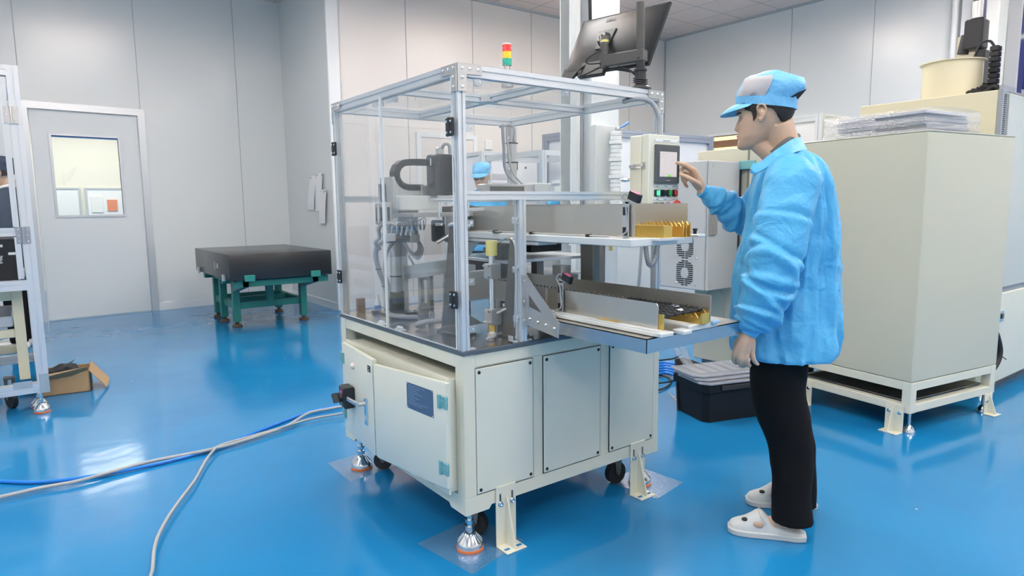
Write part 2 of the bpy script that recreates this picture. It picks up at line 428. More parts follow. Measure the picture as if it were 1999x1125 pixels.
# side wall, pillar corner, back wall, right wall, near walls
bm = BM(); box(bm, (1.86, YB, 0), (1.98, dw(1.9)+.12, CH)); struct('wall_side', bm, 'wall')
bm = BM(); box(bm, (1.848, YB, 0), (1.86, dw(1.86), .09)); struct('baseboard_side', bm, 'trim')
bm = BM(); box(bm, (1.83, YB-.035, .0), (1.98, YB, CH), .02, 3); struct('trim_5', bm, 'trim')
bm = BM(); box(bm, (1.98, YB, 0), (XR+.12, YB+.12, CH)); struct('wall_back', bm, 'wall_warm')
for i, x in enumerate((2.864, 3.852, 4.848, 5.85, 6.85)):
    bm = BM(); box(bm, (x-.005, YB-.004, .09), (x+.005, YB, CH)); struct('trim_%d' % (6+i), bm, 'seam')
bm = BM(); box(bm, (1.98, YB-.012, 0), (XR, YB, .09)); struct('baseboard_back', bm, 'trim')
WY0, WY1, WZ0, WZ1 = 3.3, 4.74, 1.2, 2.28
bm = BM()
box(bm, (XR, YN, 0), (XR+.12, WY0, CH)); box(bm, (XR, WY1, 0), (XR+.12, YB, CH)); box(bm, (XR, WY0, WZ1), (XR+.12, WY1, CH)); box(bm, (XR, WY0, 0), (XR+.12, WY1, WZ0))
struct('wall_right', bm, 'wall', smooth=0)
for i, y in enumerate((3.42, 2.3, 1.2, .1)):
    bm = BM(); box(bm, (XR-.004, y-.004, 2.3 if i == 0 else .09), (XR, y+.004, CH)); struct('trim_%d' % (11+i), bm, 'seam')
bm = BM(); box(bm, (XR-.02, YB-.02, 0), (XR, YB, CH)); struct('trim_15', bm, 'seam')
bm = BM(); box(bm, (XR-.03, YN, CH-.03), (XR, YB, CH)); struct('trim_16', bm, 'seam')
bm = BM(); box(bm, (1.9, YB-.03, CH-.03), (XR-.03, YB, CH)); struct('trim_17', bm, 'seam')
bm = BM(); box(bm, (XL-.12, YN, 0), (XL, 7.0, CH)); struct('wall_far_left', bm, 'wall')
bm = BM(); box(bm, (XL-.12, YN-.12, 0), (XR+.12, YN, CH)); struct('wall_near', bm, 'wall_warm')
# internal window on the right wall, glowing wall in place of a lit room
wn = bpy.data.objects.new('window_1', None); COL.objects.link(wn); wn.location = (XR, (WY0+WY1)/2, WZ0); wn['kind'] = 'structure'
bm = BM()
for a, b in (((XR-.02, WY0-.04, WZ1), (XR+.1, WY1+.04, WZ1+.04)), ((XR-.02, WY0-.04, WZ0-.04), (XR+.1, WY1+.04, WZ0)), ((XR-.02, WY0-.04, WZ0), (XR+.1, WY0, WZ1)), ((XR-.02, WY1, WZ0), (XR+.1, WY1+.04, WZ1))): box(bm, a, b)
obj('window_frame', bm, 'white', wn)
bm = BM(); box(bm, (XR+.05, WY0, WZ0), (XR+.056, WY1, WZ1)); obj('window_pane', bm, 'glass', wn)
bm = BM(); box(bm, (XR+.02, WY0, 2.11), (XR+.09, WY1, 2.21)); obj('window_rail', bm, 'brown', wn)
bm = BM(); box(bm, (XR+.9, WY0-1.5, WZ0-.6), (XR+.92, WY1+1.5, 3.4)); struct('glow_wall_beyond_window', bm, 'warmlight')
# door in the left wall with its glazed opening
GX0, GX1, GZ0, GZ1 = -.79, -.145, 1.185, 2.07
dr = bpy.data.objects.new('door_1', None); COL.objects.link(dr); dr.location = ((DX0+DX1)/2, dw(-.45), 0); dr['kind'] = 'structure'
bm = BM()
a0, a1 = DX0+.025, DX1-.025
wallseg(bm, a0, GX0, .012, DZ-.02, .045, .02); wallseg(bm, GX1, a1, .012, DZ-.02, .045, .02); wallseg(bm, GX0, GX1, .012, GZ0, .045, .02); wallseg(bm, GX0, GX1, GZ1, DZ-.02, .045, .02)
obj('door_leaf', bm, 'door', dr, smooth=0)
bm = BM()
wallseg(bm, DX0-.06, DX0+.015, 0, DZ+.06, .15, -.02); wallseg(bm, DX1-.015, DX1+.06, 0, DZ+.06, .15, -.02); wallseg(bm, DX0+.015, DX1-.015, DZ-.015, DZ+.06, .15, -.02)
obj('door_frame', bm, 'doorframe', dr, smooth=0)
bm = BM()
for x0, x1, z0, z1 in ((GX0-.025, GX0, GZ0-.025, GZ1+.02), (GX1, GX1+.025, GZ0-.025, GZ1+.02), (GX0, GX1, GZ0-.025, GZ0), (GX0, GX1, GZ1, GZ1+.02)): wallseg(bm, x0, x1, z0, z1, .07, .008)
obj('glazing_bead', bm, 'doorframe', dr, smooth=0)
bm = BM(); wallseg(bm, GX0, GX1, GZ1-.018, GZ1, .01, .03); obj('blue_tape', bm, 'bluetape', dr, label='thin blue protective strip along the top of the door window')
bm = BM(); wallseg(bm, GX0, GX1, GZ0, GZ1, .006, .04); obj('door_pane', bm, 'glass', dr)
# the corridor room seen through the door window
bm = BM(); box(bm, (-5, 10.6, 0), (4, 10.7, 3.6)); struct('wall_corridor', bm, mat('corridor_cream', (.78, .76, .68), .6))
bm = BM(); box(bm, (-5, 7.55, 2.75), (4, 10.6, 2.8)); struct('ceiling_corridor', bm, mat('corridor_ceiling', (.74, .72, .68), .6))
bm = BM(); lathe(bm, (-.05, 10.0, 2.745), [(.11, 0), (.12, -.01), (.1, -.03), (.02, -.035)]); o = solo('ceiling_light', bm, mat('round_lamp', (1, 1, 1), .5, emit=(1, .97, .9), estr=6), 'round ceiling light seen through the door window', 'light')
ld = bpy.data.lights.new('corridor_fill', 'AREA'); ld.shape = 'RECTANGLE'; ld.size = 3; ld.size_y = 1.5; ld.energy = 95; ld.color = (1, .95, .85)  # unseen area lamp added to brighten the corridor room
lo = bpy.data.objects.new('corridor_fill', ld); COL.objects.link(lo); lo.location = (-.4, 9.2, 2.7)
def wallboard(name, x0, x1, z0, z1, m, lab, cat, fm=None, t=.02, y=10.6):
    th = thing(name, lab, cat, ((x0+x1)/2, y, z0))
    bm = BM(); box(bm, (x0, y-t, z0), (x1, y, z1)); obj('panel', bm, m, th)
    if fm:
        bm = BM()
        for a, b in (((x0-.03, y-t-.01, z0-.03), (x1+.03, y, z0)), ((x0-.03, y-t-.01, z1), (x1+.03, y, z1+.03)), ((x0-.03, y-t-.01, z0), (x0, y, z1)), ((x1, y-t-.01, z0), (x1+.03, y, z1))): box(bm, a, b)
        obj('frame', bm, fm, th)
    return th
wallboard('notice_board', -.72, -.36, .6, 1.56, 'paper', 'white framed notice board seen through the door window, left one', 'board', 'doorframe')
wallboard('notice_board', -.24, .30, .6, 1.56, 'paper', 'white framed notice board with an orange notice, seen through the door window, right one', 'board', 'doorframe')
bm = BM(); box(bm, (.02, 10.565, 1.22), (.16, 10.579, 1.40)); solo('notice', bm, 'poster', 'small orange notice pinned on the right board behind the door window', 'notice')
bm = BM(); box(bm, (-.20, 10.565, 1.2), (-.04, 10.579, 1.45)); solo('notice', bm, 'white', 'blank white notice pinned on the right board behind the door window', 'notice')
# door and switch in the back wall, seen through the machine
d2 = bpy.data.objects.new('door_2', None); COL.objects.link(d2); d2.location = (3.42, YB, 0); d2['kind'] = 'structure'
bm = BM(); box(bm, (3.02, YB-.02, 0), (3.82, YB, 2.12)); obj('door_leaf', bm, 'wall_warm', d2)
bm = BM(); box(bm, (2.96, YB-.035, 0), (3.02, YB, 2.18)); box(bm, (3.82, YB-.035, 0), (3.88, YB, 2.18)); box(bm, (3.02, YB-.035, 2.12), (3.82, YB, 2.18)); obj('door_frame', bm, 'trim', d2)
bm = BM(); box(bm, (4.02, YB-.02, 2.0), (4.14, YB, 2.13), .006); o = obj('light_switch', bm, 'white'); recenter(o); tag(o, 'small white light switch high on the beige back wall', 'switch')
# ceiling lamps out of view, hung low with glowing tops to brighten the ceiling
k = 0
LAMPS = [(-2.6, -3), (-2.6, .2), (-2.6, 3.4), (.6, -3.6), (.3, 3.9), (.6, 1.9), (3.4, -3.2), (3.9, -1.9), (3.5, 1.9), (4.5, 3.4), (6.0, .2), (6.2, -1.6), (.2, -1.2)]
for i, (x, y) in enumerate(LAMPS):
    g = 'suspended ceiling lights'; z = CH-.22
    t = thing('ceiling_light', 'unseen rectangular light panel hung low on two rods to brighten the tiled ceiling', 'light', (x, y, z), 0, g)
    bm = BM()
    for a, b in (((x-.62, y-.32, z), (x+.62, y-.3, z+.05)), ((x-.62, y+.3, z), (x+.62, y+.32, z+.05)), ((x-.62, y-.3, z), (x-.6, y+.3, z+.05)), ((x+.6, y-.3, z), (x+.62, y+.3, z+.05))): box(bm, a, b)
    obj('frame', bm, 'alu', t)
    bm = BM(); box(bm, (x-.6, y-.3, z+.005), (x+.6, y+.3, z+.045)); obj('diffuser', bm, 'lamp', t)
    for s_ in (-.4, .4): bm = BM(); cyl(bm, (x+s_, y, z+.045), (x+s_, y, CH), .006, n=8); obj('rod', bm, 'alu', t)

# ================================================================== THE MACHINE
W_, D_, ZT, ZB = 1.012, 1.060, .752, .157
mc = thing('assembly_machine', 'large cream machine with clear acrylic enclosure in the middle of the room', 'machine', (W_/2, D_/2, 0))
# welded base frame
bm = BM()
for x0, x1 in ((0, .05), (W_-.05, W_)):
    for y0, y1 in ((0, .05), (D_-.05, D_)): box(bm, (x0, y0, .2225), (x1, y1, .737), 0)
for y0, y1 in ((0, .05), (D_-.05, D_)): box(bm, (.05, y0+.001, .688), (W_-.05, y1-.001, .736), .003)
for x0, x1 in ((0, .05), (W_-.05, W_)): box(bm, (x0+.001, .05, .688), (x1-.001, D_-.05, .736), .003)
# lower rails with deeper corner shoes
def skirt(bm, o, d, n, L):
    o = V(o); d = V(d); n = V(n)
    i = .0502 if abs(d.y) > .5 else 0
    q = [(i, ZB), (.10, ZB), (.112, .172), (L-.112, .172), (L-.10, ZB), (L-i, ZB), (L-i, .222), (i, .222)]
    prism(bm, [o+d*a+V((0, 0, z)) for a, z in q], n*.05)
skirt(bm, (0, 0, 0), (1, 0, 0), (0, 1, 0), W_); skirt(bm, (W_, D_, 0), (-1, 0, 0), (0, -1, 0), W_)
skirt(bm, (0, D_, 0), (0, -1, 0), (1, 0, 0), D_); skirt(bm, (W_, 0, 0), (0, 1, 0), (-1, 0, 0), D_)
obj('base_frame', bm, 'cream', mc)
# sheet faces around the panels on the right-hand face, plain sheets at the back
bm = BM(); Y0 = .004
for a, b in ((.05, W_-.05),): box(bm, (a, Y0, .222), (b, .03, .690))
box(bm, (W_-.03, .05, .222), (W_-.004, D_-.05, .69)); box(bm, (.05, D_-.03, .222), (W_-.05, D_-.004, .69))
obj('side_sheet', bm, 'cream', mc)
for x0, x1 in ((.0495, .305), (.357, .655), (.710, .975)):
    bm = BM(); box(bm, (x0, -.003, .226), (x1, .004, .684), .002); pn = obj('access_panel', bm, 'cream_door', mc)
    bm = BM()
    for a, b in (((x0-.0018, 0, .2242), (x1+.0018, .0045, .226)), ((x0-.0018, 0, .684), (x1+.0018, .0045, .6858)), ((x0-.0018, 0, .226), (x0, .0045, .684)), ((x1, 0, .226), (x1+.0018, .0045, .684))): box(bm, V(a)-V((0, .0006, 0)), b)
    objs('panel_gap', bm, 'black', pn)
    for px_, pz in ((x0+.014, .24), (x1-.014, .24), (x0+.014, .67), (x1-.014, .67)):
        bm = BM(); lathe(bm, (px_, -.003, pz), [(.0062, 0), (.0062, .002), (.003, .002), (.003, .0008)], 14, (0, -1, 0)); obj('panel_screw', bm, 'black', pn)
# table top plate
bm = BM(); box(bm, (-.004, -.006, .737), (W_+.004, D_+.004, ZT), .0015); tp = obj('tabletop', bm, 'plate_edge', mc)
bm = BM(); box(bm, (.001, .0, ZT), (W_-.001, D_-.001, ZT+.001)); obj('tabletop_surface', bm, 'plate', tp)
# electrical box in the left opening with its two doors standing slightly open
bm = BM()
box(bm, (-.028, .056, .232), (.62, .925, .648), .004)
prism(bm, [(-.036, .05, .229), (-.028, .05, .229), (-.028, .93, .229), (-.036, .93, .229)], (0, 0, .425))
eb = obj('electrical_box', bm, 'cream_door', mc)
bm = BM(); prism(bm, [(-.038, .028, .262), (-.056, .028, .262), (-.092, .508, .240), (-.092, .522, .240), (-.074, .522, .240)], (0, 0, .384), .003)
d1 = obj('box_door', bm, 'cream_door', mc)
bm = BM(); prism(bm, [(-.036, .93, .243), (-.054, .93, .243), (-.092, .545, .24), (-.092, .532, .24), (-.072, .532, .24)], (0, 0, .40), .003)
d3 = obj('box_door', bm, 'cream_door', mc)
def teal(y, z, x, par, s=1):
    bm = BM(); box(bm, (x-.012, y-.024, z-.024), (x, y+.018, z+.024), .004); cyl(bm, (x-.010, y+.018*s, z-.024), (x-.010, y+.018*s, z+.024), .010, n=14)
    box(bm, (x-.016, y-.004, z-.008), (x-.012, y+.004, z+.008)); obj('hinge', bm, 'teal', par)
teal(.045, .575, -.048, d1); teal(.045, .335, -.048, d1)
teal(.925, .575, -.046, d3, -1); teal(.925, .320, -.046, d3, -1)
# name plate with rows of small type
c0 = V((-.0735, .20, .557)); yv = V((.036, -.48, -.0)).normalized()
def onD1(u, z): return V((-.056, .028, z))+V((-.036, .480, 0))*u
bm = BM(); a, b = onD1(.51, .603), onD1(.155, .611); nn = V((-1, -.075, 0)).normalized()
prism(bm, [a, onD1(.155, .603), onD1(.155, .505), onD1(.51, .505)], nn*.002); npl = obj('nameplate', bm, 'nameplate', d1)
bm = BM()
for i in range(9):
    z = .595-.0085*i; w1 = .49-.0*i; w0 = [.26, .33, .36, .30, .40, .34, .39, .22, .30][i]
    prism(bm, [onD1(w1, z)+nn*.0021, onD1(w0, z)+nn*.0021, onD1(w0, z-.0025)+nn*.0021, onD1(w1, z-.0025)+nn*.0021], nn*.0003)
objs('engraved_text', bm, 'nametext', npl)
for u, z in ((.50, .599), (.165, .599), (.50, .509), (.165, .509)):
    bm = BM(); bolt(bm, onD1(u, z)+nn*.002, nn, .0025, .0015); objs('rivet', bm, 'chrome', npl)
# rotary switch, lever handle, lamp and small tag on the left door
nd = V((-1, .1, 0)).normalized(); td = V((-.038, -.385, 0)).normalized()
def onD3(y, z, o=0): return V((-.054-(.93-y)/.385*.038, y, z))+nd*o
def blk(c, w, h, t, bev=.004):
    bm = BM(); up = V((0, 0, 1)); c = V(c)
    prism(bm, [c+td*-w/2+up*-h/2, c+td*w/2+up*-h/2, c+td*w/2+up*h/2, c+td*-w/2+up*h/2], nd*t, bev); return bm
sw = obj('rotary_switch', blk(onD3(.80, .428), .075, .092, .050, .006), 'black', d3)
bm = BM(); c = onD3(.80, .428, .050)
pass
for ang, h, mm, nm in ((0, .0015, 'pink', 'red_label'),):
    bb = BM(); lathe(bb, c+V((0, 0, .018)), [(.014, 0), (.014, .0012)], 18, nd); obj(nm, bb, mm, sw)
bb = BM(); lathe(bb, c-V((0, 0, .024)), [(.012, 0), (.012, .0012)], 18, nd); obj('green_label', bb, 'btn_green', sw)
bb = BM(); lathe(bb, c, [(.022, 0), (.021, .012), (.016, .014)], 18, nd); q = c+nd*.012
prism(bb, [q+td*.026+V((0, 0, -.012)), q+td*.008+V((0, 0, -.02)), q-td*.026+V((0, 0, .012)), q-td*.008+V((0, 0, .02))], nd*.026, .003); obj('switch_knob', bb, 'black', sw)
hp = obj('handle_plate', blk(onD3(.615, .405), .024, .118, .008, .003), 'chrome', d3)
bm = BM(); h0 = onD3(.615, .440, .006); cyl(bm, h0, h0+nd*.03, .009); prism(bm, [h0+nd*.026+V((0, 0, .009)), h0+nd*.026+V((0, 0, -.009)), h0+nd*.034-td*.115+V((0, 0, -.012)), h0+nd*.034-td*.115+V((0, 0, .006))], nd*.010, .003)
obj('lever_handle', bm, 'steel2', d3, label='satin steel lever handle')
bm = BM(); lathe(bm, onD3(.768, .568), [(.013, 0), (.013, .004), (.011, .010), (.006, .014)], 20, nd); obj('indicator_lamp', bm, mat('milky_lamp', (.85, .74, .68), .3), d3)
tg = obj('small_tag', blk(onD3(.566, .597), .030, .026, .003, .001), 'black', d3)
bm = BM()
for a, b in ((-.008, .006), (.004, .006), (-.008, -.005), (.000, -.005), (.008, -.005)):
    c = onD3(.566, .597, .003)+td*a+V((0, 0, b)); prism(bm, [c+td*-.0025+V((0, 0, -.002)), c+td*.0025+V((0, 0, -.002)), c+td*.0025+V((0, 0, .002)), c+td*-.0025+V((0, 0, .002))], nd*.0003)
objs('tag_mark', bm, 'white', tg)
# anchor brackets
def anchor(parent, o, d, n, w=.088, top=.236, slots=True, m='cream'):
    """plate bolted on the skirt, foot turned outwards, gusset between"""
    o = V(o); d = V(d).normalized(); n = V(n).normalized(); z = V((0, 0, 1)); t = .006
    bm = BM()
    prism(bm, [o, o+d*w, o+d*w+z*top, o+z*top], n*t, .0015)
    prism(bm, [o, o+d*w, o+d*w+n*.07, o+n*.07], z*t, .0015)
    c = o+d*(w*.5-t/2)+n*t
    prism(bm, [c+z*t, c+n*.055+z*t, c+n*.008+z*(top*.80), c+z*(top*.80)], d*t)
    br = obj('anchor_bracket', bm, m, parent)
    for u in (.2, .8):
        b_ = BM(); q = o+d*w*u+z*(top-.028)+n*(t+.0005); prism(b_, [q+d*.004, q+d*.004-z*.04, q-d*.004-z*.04, q-d*.004], n*.0006); obj('slot', b_, 'steel_dark', br)
        b_ = BM(); q = o+d*w*u+z*(top-.066)+n*t; lathe(b_, q, [(.011, 0), (.011, .002), (.008, .002), (.008, .010), (.0045, .010), (.0045, .006)], 16, n); obj('bolt', b_, 'chrome', br)
        b_ = BM(); q = o+d*w*u+n*.045+z*(t+.0004); prism(b_, [q+d*.011+n*.006, q+d*.011-n*.006, q-d*.011-n*.006, q-d*.011+n*.006], z*.0006); obj('floor_slot', b_, 'floor', br)
    return br
anchor(mc, (.126, -.002, .0), (1, 0, 0), (0, -1, 0), .090, .232)
anchor(mc, (.833, -.002, .0), (1, 0, 0), (0, -1, 0), .090, .232)
# levelling feet
def foot(parent, x, y, zt, r=.05, pad='orange', local=False):
    bm = BM(); lathe(bm, (x, y, 0), [(r*.96, .0), (r, .002), (r, .011), (r*.96, .012)], 32); f = obj('foot_pad', bm, pad, parent, local, label='orange rubber pad' if pad == 'orange' else None)
    bm = BM(); lathe(bm, (x, y, .012), [(r*.97, 0), (r*.97, .014), (r*.92, .019), (r*.50, .043), (r*.38, .050), (r*.28, .052)], 32)
    for k in range(16):
        a = 2*PI*k/16; c = V((x+math.cos(a)*r*.72, y+math.sin(a)*r*.72, .046-.006)); 
        tube(bm, [(x+math.cos(a)*r*.9, y+math.sin(a)*r*.9, .031), (x+math.cos(a)*r*.45, y+math.sin(a)*r*.45, .0575)], r*.045, 6)
    obj('foot_disc', bm, 'chrome', f, local)
    bm = BM(); cyl(bm, (x, y, .06), (x, y, zt), r*.18, n=16); cyl(bm, (x, y, .068), (x, y, .086), r*.32, n=6); cyl(bm, (x, y, .098), (x, y, .112), r*.32, n=6)
    obj('foot_stem', bm, 'chrome', f, local); return f
foot(mc, .05, .055, ZB+.06); foot(mc, .05, D_-.055, ZB+.06); foot(mc, W_-.05, .055, ZB+.06); foot(mc, W_-.05, D_-.055, ZB+.06)
# castors
def caster(parent, x, y, zt, r=.045, a=0, local=False):
    bm = BM(); d = V((math.cos(a), math.sin(a), 0)); c = V((x, y, r))
    cyl(bm, c-d*.014, c+d*.014, r, n=24); cw = obj('caster_wheel', bm, 'rubber', parent, local)
    bm = BM(); e = V((-d.y, d.x, 0))
    for s in (-1, 1): prism(bm, [c+d*s*.019+e*.012, c+d*s*.019-e*.012, c+d*s*.019-e*.026+V((0, 0, zt-r-.01)), c+d*s*.019+e*.026+V((0, 0, zt-r-.01))], d*s*.003)
    cyl(bm, c-d*.026, c+d*.026, .007, n=10); box(bm, (x-.03, y-.03, zt-.012), (x+.03, y+.03, zt)); obj('caster_fork', bm, 'steel_dark', cw, local)
caster(mc, .13, D_-.13, .175, a=.9); caster(mc, .13, .13, .175, a=.5); caster(mc, W_-.13, .13, .175, a=1.5, r=.05)
bm = BM(); box(bm, (.05, .05, .172), (W_-.05, D_-.05, .178)); obj('base_floor_plate', bm, 'cream', mc)

# ------------------------------------------------------------------ enclosure frame (bolted to the cabinet)
P = .030; TOP = 1.710
en = mc
def post(x, y, z0, z1): 
    bm = BM(); profile(bm, (x+P/2, y+P/2, z0), (x+P/2, y+P/2, z1), P); return obj('corner_post', bm, 'alu', en)
posts = [post(0, 0, ZT, TOP), post(W_-P, 0, ZT, TOP), post(0, D_-P-.004, ZT, TOP), post(W_-P, D_-P-.004, ZT, TOP)]
DY = D_-.004
def beam(a, b, nm='beam', w=P, h=P, m='alu'):
    bm = BM(); profile(bm, a, b, w, h); return obj(nm, bm, m, en)
zt = TOP-.020
beam((P, P/2, zt), (W_-P, P/2, zt), 'top_beam', P, .04); beam((P, DY-P/2, zt), (W_-P, DY-P/2, zt), 'top_beam', P, .04)
beam((P/2, P, zt), (P/2, DY-P, zt), 'top_beam', P, .04); beam((W_-P/2, P, zt), (W_-P/2, DY-P, zt), 'top_beam', P, .04)
beam((.445, P, zt), (.445, DY-P, zt), 'roof_beam'); beam((P, .468, zt), (.43, .468, zt), 'roof_beam'); beam((.46, .468, zt), (W_-P, .468, zt), 'roof_beam')
bm = BM()
for sx, sy in ((-1, -1), (1, -1), (-1, 1), (1, 1)):
    cx, cy = .445+sx*.015, .468+sy*.015
    prism(bm, [(cx, cy, zt-.012), (cx+sx*.028, cy, zt-.012), (cx, cy+sy*.028, zt-.012)], (0, 0, .024))
objs('corner_connector', bm, 'steel2', en)
# middle post and cross rail on the right face, rail on the back face
bm = BM(); profile(bm, (.265, P/2, ZT), (.265, P/2, 1.267), P); obj('middle_post', bm, 'alu', en)
beam((P, P/2, 1.2825), (W_-P, P/2, 1.2825), 'middle_rail'); beam((P, DY-P/2, 1.2825), (W_-P, DY-P/2, 1.2825), 'middle_rail')
beam((W_-P/2, P, 1.2825), (W_-P/2, DY-P, 1.2825), 'middle_rail')
# L-shaped corner plates with button-head bolts
def lplate(o, d, n, L=.095, w=.033, down=.09):
    o = V(o); d = V(d); n = V(n); z = V((0, 0, 1)); t = .004
    bm = BM(); prism(bm, [o, o+d*L, o+d*L-z*w, o+d*w-z*w, o+d*w-z*down, o-z*down], n*t, .001)
    pl = obj('corner_plate', bm, 'steel2', en)
    bm = BM()
    for u, v in ((.016, .016), (.046, .016), (.078, .016), (.016, .045), (.016, .075)): lathe(bm, o+d*u-z*v+n*t, [(.0055, 0), (.005, .003), (.002, .004)], 12, n)
    objs('plate_bolt', bm, 'chrome', pl)
lplate((0, -.0005, TOP), (1, 0, 0), (0, -1, 0)); lplate((-.0005, 0, TOP), (0, 1, 0), (-1, 0, 0))
lplate((W_, -.0005, TOP), (-1, 0, 0), (0, -1, 0)); lplate((-.0005, DY, TOP), (0, -1, 0), (-1, 0, 0))
lplate((W_+.0005, 0, TOP), (0, 1, 0), (1, 0, 0))
# post foot brackets
bm = BM()
for x, y in ((P, .004), (.28, .004), (.215, .004)): box(bm, (x, y, ZT+.001), (x+.028, y+.024, ZT+.005)); box(bm, (x, y, ZT+.001), (x+.004, y+.024, ZT+.026))
objs('foot_bracket', bm, 'alu', en)
# acrylic
def sheet(name, a, b, par=en, m='acrylic'):
    bm = BM(); box(bm, a, b); return obj(name, bm, m, par)
dA = sheet('acrylic_door', (-.006, .032, ZT+.006), (-.002, .554, 1.672)); dB = sheet('acrylic_door', (-.006, .562, ZT+.006), (-.002, DY-.032, 1.672))
bm = BM(); box(bm, (-.009, .553, ZT+.006), (-.001, .5625, 1.674)); obj('door_edge_strip', bm, 'acrylic_edge', dB)
bm = BM(); box(bm, (-.0065, .032, ZT+.003), (-.0015, .554, ZT+.006)); box(bm, (-.0065, .030, ZT+.003), (-.0015, .032, 1.672)); objs('door_edge', bm, 'acrylic_edge', dA)
bm = BM(); box(bm, (-.0065, .562, ZT+.003), (-.0015, DY-.032, ZT+.006)); box(bm, (-.0065, DY-.034, ZT+.003), (-.0015, DY-.032, 1.672)); objs('door_edge', bm, 'acrylic_edge', dB)
sheet('acrylic_panel', (P, .010, ZT+.004), (.249, .014, 1.266)); sheet('acrylic_panel', (P, .010, 1.299), (W_-P, .014, 1.668))
sheet('acrylic_panel', (P, DY-.014, ZT+.004), (W_-P, DY-.010, 1.266)); sheet('acrylic_panel', (P, DY-.014, 1.299), (W_-P, DY-.010, 1.668))
sheet('acrylic_panel', (W_-.014, P, 1.299), (W_-.010, DY-P, 1.668)); sheet('acrylic_panel', (W_-.014, P, ZT+.004), (W_-.010, DY-P, 1.266))
sheet('acrylic_roof', (.012, .012, TOP+.0005), (W_-.012, DY-.012, TOP+.0045))
# black butterfly hinges
def bhinge(y, z, s=1):
    bm = BM(); x = -.006
    box(bm, (x-.010, y-.022, z-.030), (x, y-.003, z+.030), .003); box(bm, (x-.010, y+.003, z-.030), (x, y+.022, z+.030), .003); cyl(bm, (x-.008, y, z-.030), (x-.008, y, z+.030), .006, n=12)
    h = obj('black_hinge', bm, 'black', en)
    bm = BM()
    for a in (-.012, .013):
        for b in (-.018, .018): lathe(bm, (x-.010, y+a, z+b), [(.0045, 0), (.0035, .002)], 10, (-1, 0, 0))
    objs('hinge_screw', bm, 'chrome', h)
for y, z in ((.034, 1.508), (.034, .930), (DY-.030, 1.508), (DY-.030, .930)): bhinge(y, z)
# door-magnet catches on the beam over the doors, white latches on the table
for y in (.50, .62):
    bm = BM(); box(bm, (.002, y-.045, 1.648), (.022, y+.03, 1.668), .003); box(bm, (.004, y-.06, 1.640), (.014, y-.045, 1.652), .002); objs('door_catch', bm, 'clearblock', en)
for y in (.50, .665):
    bm = BM(); box(bm, (.010, y-.028, ZT+.001), (.034, y+.028, ZT+.006), .001); box(bm, (.012, y-.018, ZT+.006), (.028, y+.018, ZT+.016), .003); obj('magnet_latch', bm, 'white', en)
# clear clip brackets holding the fixed panels
for x, z in ((.236, 1.195), (.236, 1.02), (.236, .842), (.042, 1.19), (.042, .825), (.042, .99), (.085, 1.655), (.47, 1.655), (.93, 1.655), (.045, 1.505)):
    bm = BM(); box(bm, (x-.016, -.004, z-.012), (x+.012, .009, z+.012), .003); c_ = obj('clear_clip', bm, 'clearblock', en)
    bm = BM(); lathe(bm, (x, -.004, z), [(.005, 0), (.004, .003)], 10, (0, -1, 0)); obj('clip_screw', bm, 'chrome', c_)

# ------------------------------------------------------------------ outfeed tray in front of the right face
tr = thing('outfeed_tray', 'shallow stainless steel tray bolted to the middle post and reaching out of the machine', 'tray', (.5, -.3, .80))
TX0, TX1, TY0, TY1, TZ = .283, .765, -.572, .20, .85
bm = BM(); box(bm, (TX0, TY0, TZ-.003), (TX1, TY1, TZ)); obj('tray_plate', bm, 'steel', tr)
bm = BM(); box(bm, (TX0, TY0, TZ-.045), (TX0+.002, TY1, TZ)); box(bm, (TX0, TY0, TZ-.045), (TX1, TY0+.002, TZ)); box(bm, (TX1-.002, TY0, TZ-.045), (TX1, TY1, TZ)); obj('tray_lip', bm, 'stainless', tr)
bm = BM(); x = .2805
prism(bm, [(x, .0, .998), (x, .024, .998), (x, .024, .815), (x, -.175, .790), (x, -.178, .845), (x, -.01, .985)], (.003, 0, 0), .0006)
g = obj('gusset_plate', bm, 'steel2', tr)
bm = BM(); prism(bm, [(x-.0006, -.015, .925), (x-.0006, -.015, .882), (x-.0006, -.085, .868)], (.0006, 0, 0)); obj('gusset_cutout', bm, 'steel_dark', g)
bm = BM(); box(bm, (.255, -.004, .80), (.2805, 0, .998)); 
for z in (.83, .90, .975): lathe(bm, (.268, -.004, z), [(.006, 0), (.005, .003)], 12, (0, -1, 0))
for y, z in ((-.02, .838), (-.065, .832), (-.11, .828), (-.155, .822)): lathe(bm, (x, y, z), [(.006, 0), (.006, .003), (.003, .008)], 12, (-1, 0, 0))
objs('mounting_strip', bm, 'steel2', g)

